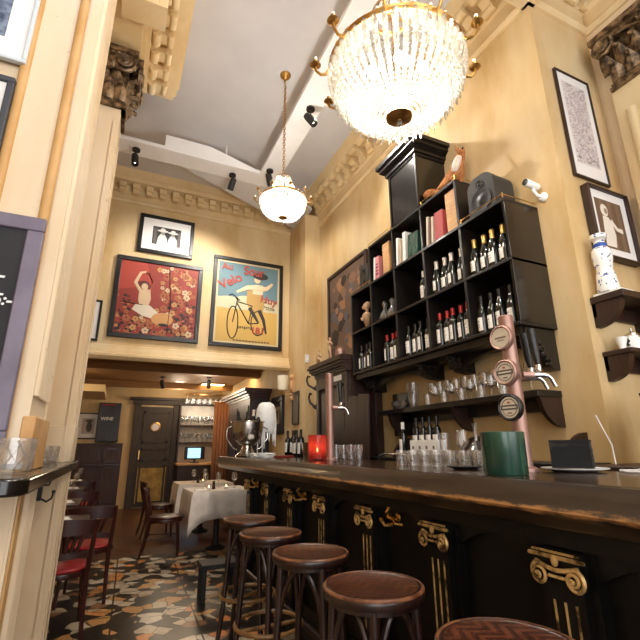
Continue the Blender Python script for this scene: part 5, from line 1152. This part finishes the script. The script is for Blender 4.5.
for i, (y, l, lb) in enumerate(((4.42, .44, 'small dark table in front of the nearest red-seated chair'), (5.75, .70, 'small dark table second from the pier'), (7.6, .70, 'small dark table third from the pier'), (9.4, .7, 'farthest small dark table near the wainscot'))):
    x = -.60 if i < 1 else -.62-.06*i
    table(lb, x, y, .95 if i < 1 else .82, l, 'left hand tables')
    mb = MB(); mb.x = tr(x+.20, y-.08, .7452) @ rot(.3, 'Z'); mb.prism([(-.13, -.10), (.14, -.08), (.12, .10), (-.12, .11)], 'z', 0, .006); mb.x = mb.x @ tr(.01, 0, .0062) @ rot(.5, 'Z'); mb.prism([(-.10, -.07), (.10, -.07), (.09, .08), (-.09, .06)], 'z', 0, .012)
    tag(mb.build('napkin', 'paper'), ['folded white napkin on the table nearest the pier', 'folded white napkin on the second table from the pier', 'folded white napkin on the third table from the pier', 'folded white napkin on the farthest left table'][i], 'napkin', 'napkins on the left tables')
    if i: put(wg, x+.28, y+.2, .7452, 0, ['', 'wine glass on the second table from the pier', 'wine glass on the third table from the pier', 'wine glass on the farthest left table'][i], 'wine glasses on the left tables')
def cloth_table(label, clabel, x, y, w, l, rz, tip):
    table(label, x, y, w-.06, l-.06, 'white clothed tables')
    mb = MB(); n = 14; top = []; z = .7465
    per = [(-w/2+w*i/n, -l/2) for i in range(n)]+[(w/2, -l/2+l*i/n) for i in range(n)]+[(w/2-w*i/n, l/2) for i in range(n)]+[(-w/2, l/2-l*i/n) for i in range(n)]
    N = len(per); vs = [(0, 0, z+.004)]+[(px, py, z+.004) for px, py in per]; fs = [(0, 1+i, 1+(i+1) % N) for i in range(N)]
    for k, u in enumerate((.12, .4, .7, 1)):
        for i, (px, py) in enumerate(per):
            c = 1-min(i % n, n-i % n)/(n/2)
            drop = (.33+tip*c**5)*u; o = .012+(.02*sin(i*1.9)+.05*c**4)*u
            d = Vector((px/w, py/l)); m_ = max(abs(d.x), abs(d.y)); ex = px+(o if px > 0 else -o)*(abs(px) > w/2-1e-6 or c > .7); ey = py+(o if py > 0 else -o)*(abs(py) > l/2-1e-6 or c > .7)
            vs.append((ex, ey, z+.004-drop))
    for k in range(4):
        for i in range(N): a = 1+k*N+i; b = 1+k*N+(i+1) % N; fs.append((a, b, b+N, a+N))
    mb.add(vs, fs); o = mb.build('tablecloth', 'cloth', angle=60); o.location = (x, y, 0); o.rotation_euler = (0, 0, rz); tag(o, clabel, 'tablecloth', 'white tablecloths')
    s = o.modifiers.new('Solidify', 'SOLIDIFY'); s.thickness = .003; s.offset = 1
cloth_table('table under the front white cloth past the end of the bar', 'white tablecloth with hanging corner on the front table past the bar', 1.38, 6.42, .82, .72, .04, .22)
cloth_table('table under the rear white cloth', 'white tablecloth on the rear table behind the front one', 1.40, 7.75, .84, .76, .0, .26)
for i, (x, y) in enumerate(((1.22, 6.55), (1.42, 6.62), (1.62, 6.50), (1.25, 7.75), (1.45, 7.85))):
    put(wg, x, y, .7535, 0, ['left', 'middle', 'right', 'left', 'right'][i]+' wine glass on the '+('front white table' if i < 3 else 'rear white table'), 'wine glasses on the white tables')
for i, (x, y) in enumerate(((1.30, 6.36), (1.30, 7.62))):
    t = thing('pepper_mill', 'dark wooden pepper mill on the '+('front' if i == 0 else 'rear')+' white table', 'pepper mill', (x, y, .7535), 0, 'pepper mills'); MB().lathe([(0, 0), (.025, 0), (.028, .01), (.018, .05), (.022, .075)], n=14, cap=False).build('body', 'dark_wood', t); MB().ball((0, 0, .09), .020, 12, 8).build('head', 'dark_wood', t)
for i, (x, y) in enumerate(((1.22, 6.28), (1.46, 6.30), (1.38, 7.62))):
    t = thing('votive_candle', ['small lit glass candle at the left of the front white table', 'small lit glass candle at the right of the front white table', 'small lit glass candle on the rear white table'][i], 'candle', (x, y, .7535), 0, 'lit candles on the white tables'); MB().lathe([(0, 0), (.027, 0), (.032, .065), (.029, .065), (.024, .006), (0, .006)], n=16).build('holder', 'glass', t); MB().lathe([(0, .0065), (.02, .0065), (.02, .03), (0, .03)], n=12).build('wax', 'wax', t); MB().lathe([(0, .03), (.006, .038), (.004, .05), (0, .06)], n=8).build('flame', 'flame', t)
for i, (x, y) in enumerate(((1.12, 6.25), (1.55, 6.22))):
    mb = MB(); mb.x = tr(x, y, .7535) @ rot(.2*i, 'Z'); mb.box(-.09, .09, -.06, .06, 0, .014); tag(mb.build('napkin', 'paper', bev=.004), ('left' if i == 0 else 'right')+' folded white napkin at the front edge of the front white table', 'napkin', 'napkins on the front white table')
t = thing('low_bench', 'low black wooden bench between the far bar stool and the chairs', 'bench', (.99, 4.42, 0)); MB().box(-.17, .17, -.12, .12, .26, .30).build('bench_top', 'matte_black', t, bev=.004)
for x in (-.14, .14):
    for y in (-.09, .09): MB().box(x-.018, x+.018, y-.018, y+.018, 0, .26).build('leg', 'matte_black', t)

# ------------------------------------------------------------------ light, sky and camera
def area(name, loc, rot_, sx, sy, e, c):
    l = bpy.data.lights.new(name, 'AREA'); l.shape = 'RECTANGLE'; l.size, l.size_y = sx, sy; l.energy = e; l.color = c
    o = bpy.data.objects.new(name, l); COL.objects.link(o); o.location = loc; o.rotation_euler = rot_
def point(name, loc, e, c, r=.1):
    l = bpy.data.lights.new(name, 'POINT'); l.energy = e; l.color = c; l.shadow_soft_size = r
    o = bpy.data.objects.new(name, l); COL.objects.link(o); o.location = loc
def spotl(name, loc, aim, e, c, ang=60):
    l = bpy.data.lights.new(name, 'SPOT'); l.energy = e; l.color = c; l.spot_size = R(ang); l.spot_blend = .6; l.shadow_soft_size = .04
    o = bpy.data.objects.new(name, l); COL.objects.link(o); o.location = loc; o.rotation_euler = Vector(aim).normalized().to_track_quat('-Z', 'Y').to_euler()
for i, (x, e) in enumerate(((-1.02, 60), (1.87, 55))): area('window_daylight_%d' % i, (x, -2.14, 2.5), (R(90), 0, 0), 2.4, 3.8, e, (1, .98, .97))
warm = (1, .80, .56); lampc = (1, .94, .86)
point('large_chandelier_light', (1.225, 1.60, 3.28), 40, (1, .95, .88), .12); point('small_chandelier_light', (1.28, 3.66, 3.66), 52, (1, .95, .88), .08)
spotl('board_spot_a', (1.06, 5.2, 4.72), (-.3, .45, -1), 195, lampc, 130); spotl('board_spot_b', (1.60, 3.55, 4.72), (.6, -.4, -1), 80, lampc, 120); spotl('board_spot_c', (1.52, 4.9, 4.72), (.3, .2, -1), 80, lampc, 130); spotl('board_spot_d', (-.165, 5.1, 4.72), (.1, .4, -1), 135, lampc, 130); spotl('added_fill_spot', (1.54, .4, 4.72), (-.4, .3, -1), 110, lampc, 130)  # the last spot is an unseen fill, added without a fixture
point('dining_room_lamp_a', (1.5, 8.6, 2.3), 15, warm, .2); point('dining_room_lamp_b', (-1.0, 8.6, 2.3), 12, warm, .2); point('dining_room_lamp_c', (1.2, 10.4, 2.4), 12, warm, .15)
point('red_candle_light', (1.55, 3.44, ZB+.12), .22, (1, .55, .3), .02)
point('far_bar_lamp', (1.85, 10.75, 2.1), 9, (1, .9, .75), .1)
w = bpy.data.worlds.new('sky'); SC.world = w; w.use_nodes = True; w.node_tree.nodes['Background'].inputs[0].default_value = (.85, .92, 1, 1); w.node_tree.nodes['Background'].inputs[1].default_value = 1.0
cam = bpy.data.cameras.new('camera'); co = bpy.data.objects.new('camera', cam); COL.objects.link(co)
yaw, pit, rol, f = 0.431275269, 0.286155635, -0.00708600589, 431.080604
F = Vector((sin(yaw)*cos(pit), cos(yaw)*cos(pit), sin(pit))); Rv = Vector((cos(yaw), -sin(yaw), 0)); U = Rv.cross(F)
r2 = Rv*cos(rol)+U*sin(rol); u2 = -Rv*sin(rol)+U*cos(rol)
m3 = Matrix((r2, u2, -F)).transposed(); co.matrix_world = Matrix.Translation((0, 0, 1.30)) @ m3.to_4x4()
cam.sensor_width = 36; cam.lens = 36*f/640; cam.clip_start = .05; SC.camera = co
SC.view_settings.view_transform = 'Standard'; SC.view_settings.look = 'None'; SC.view_settings.gamma = 1; SC.view_settings.use_curve_mapping = False
SC.view_settings.exposure = 0.62
SC.cycles.max_bounces = 8; SC.cycles.transparent_max_bounces = 24; SC.cycles.sample_clamp_indirect = 6; SC.cycles.caustics_reflective = False; SC.cycles.caustics_refractive = False
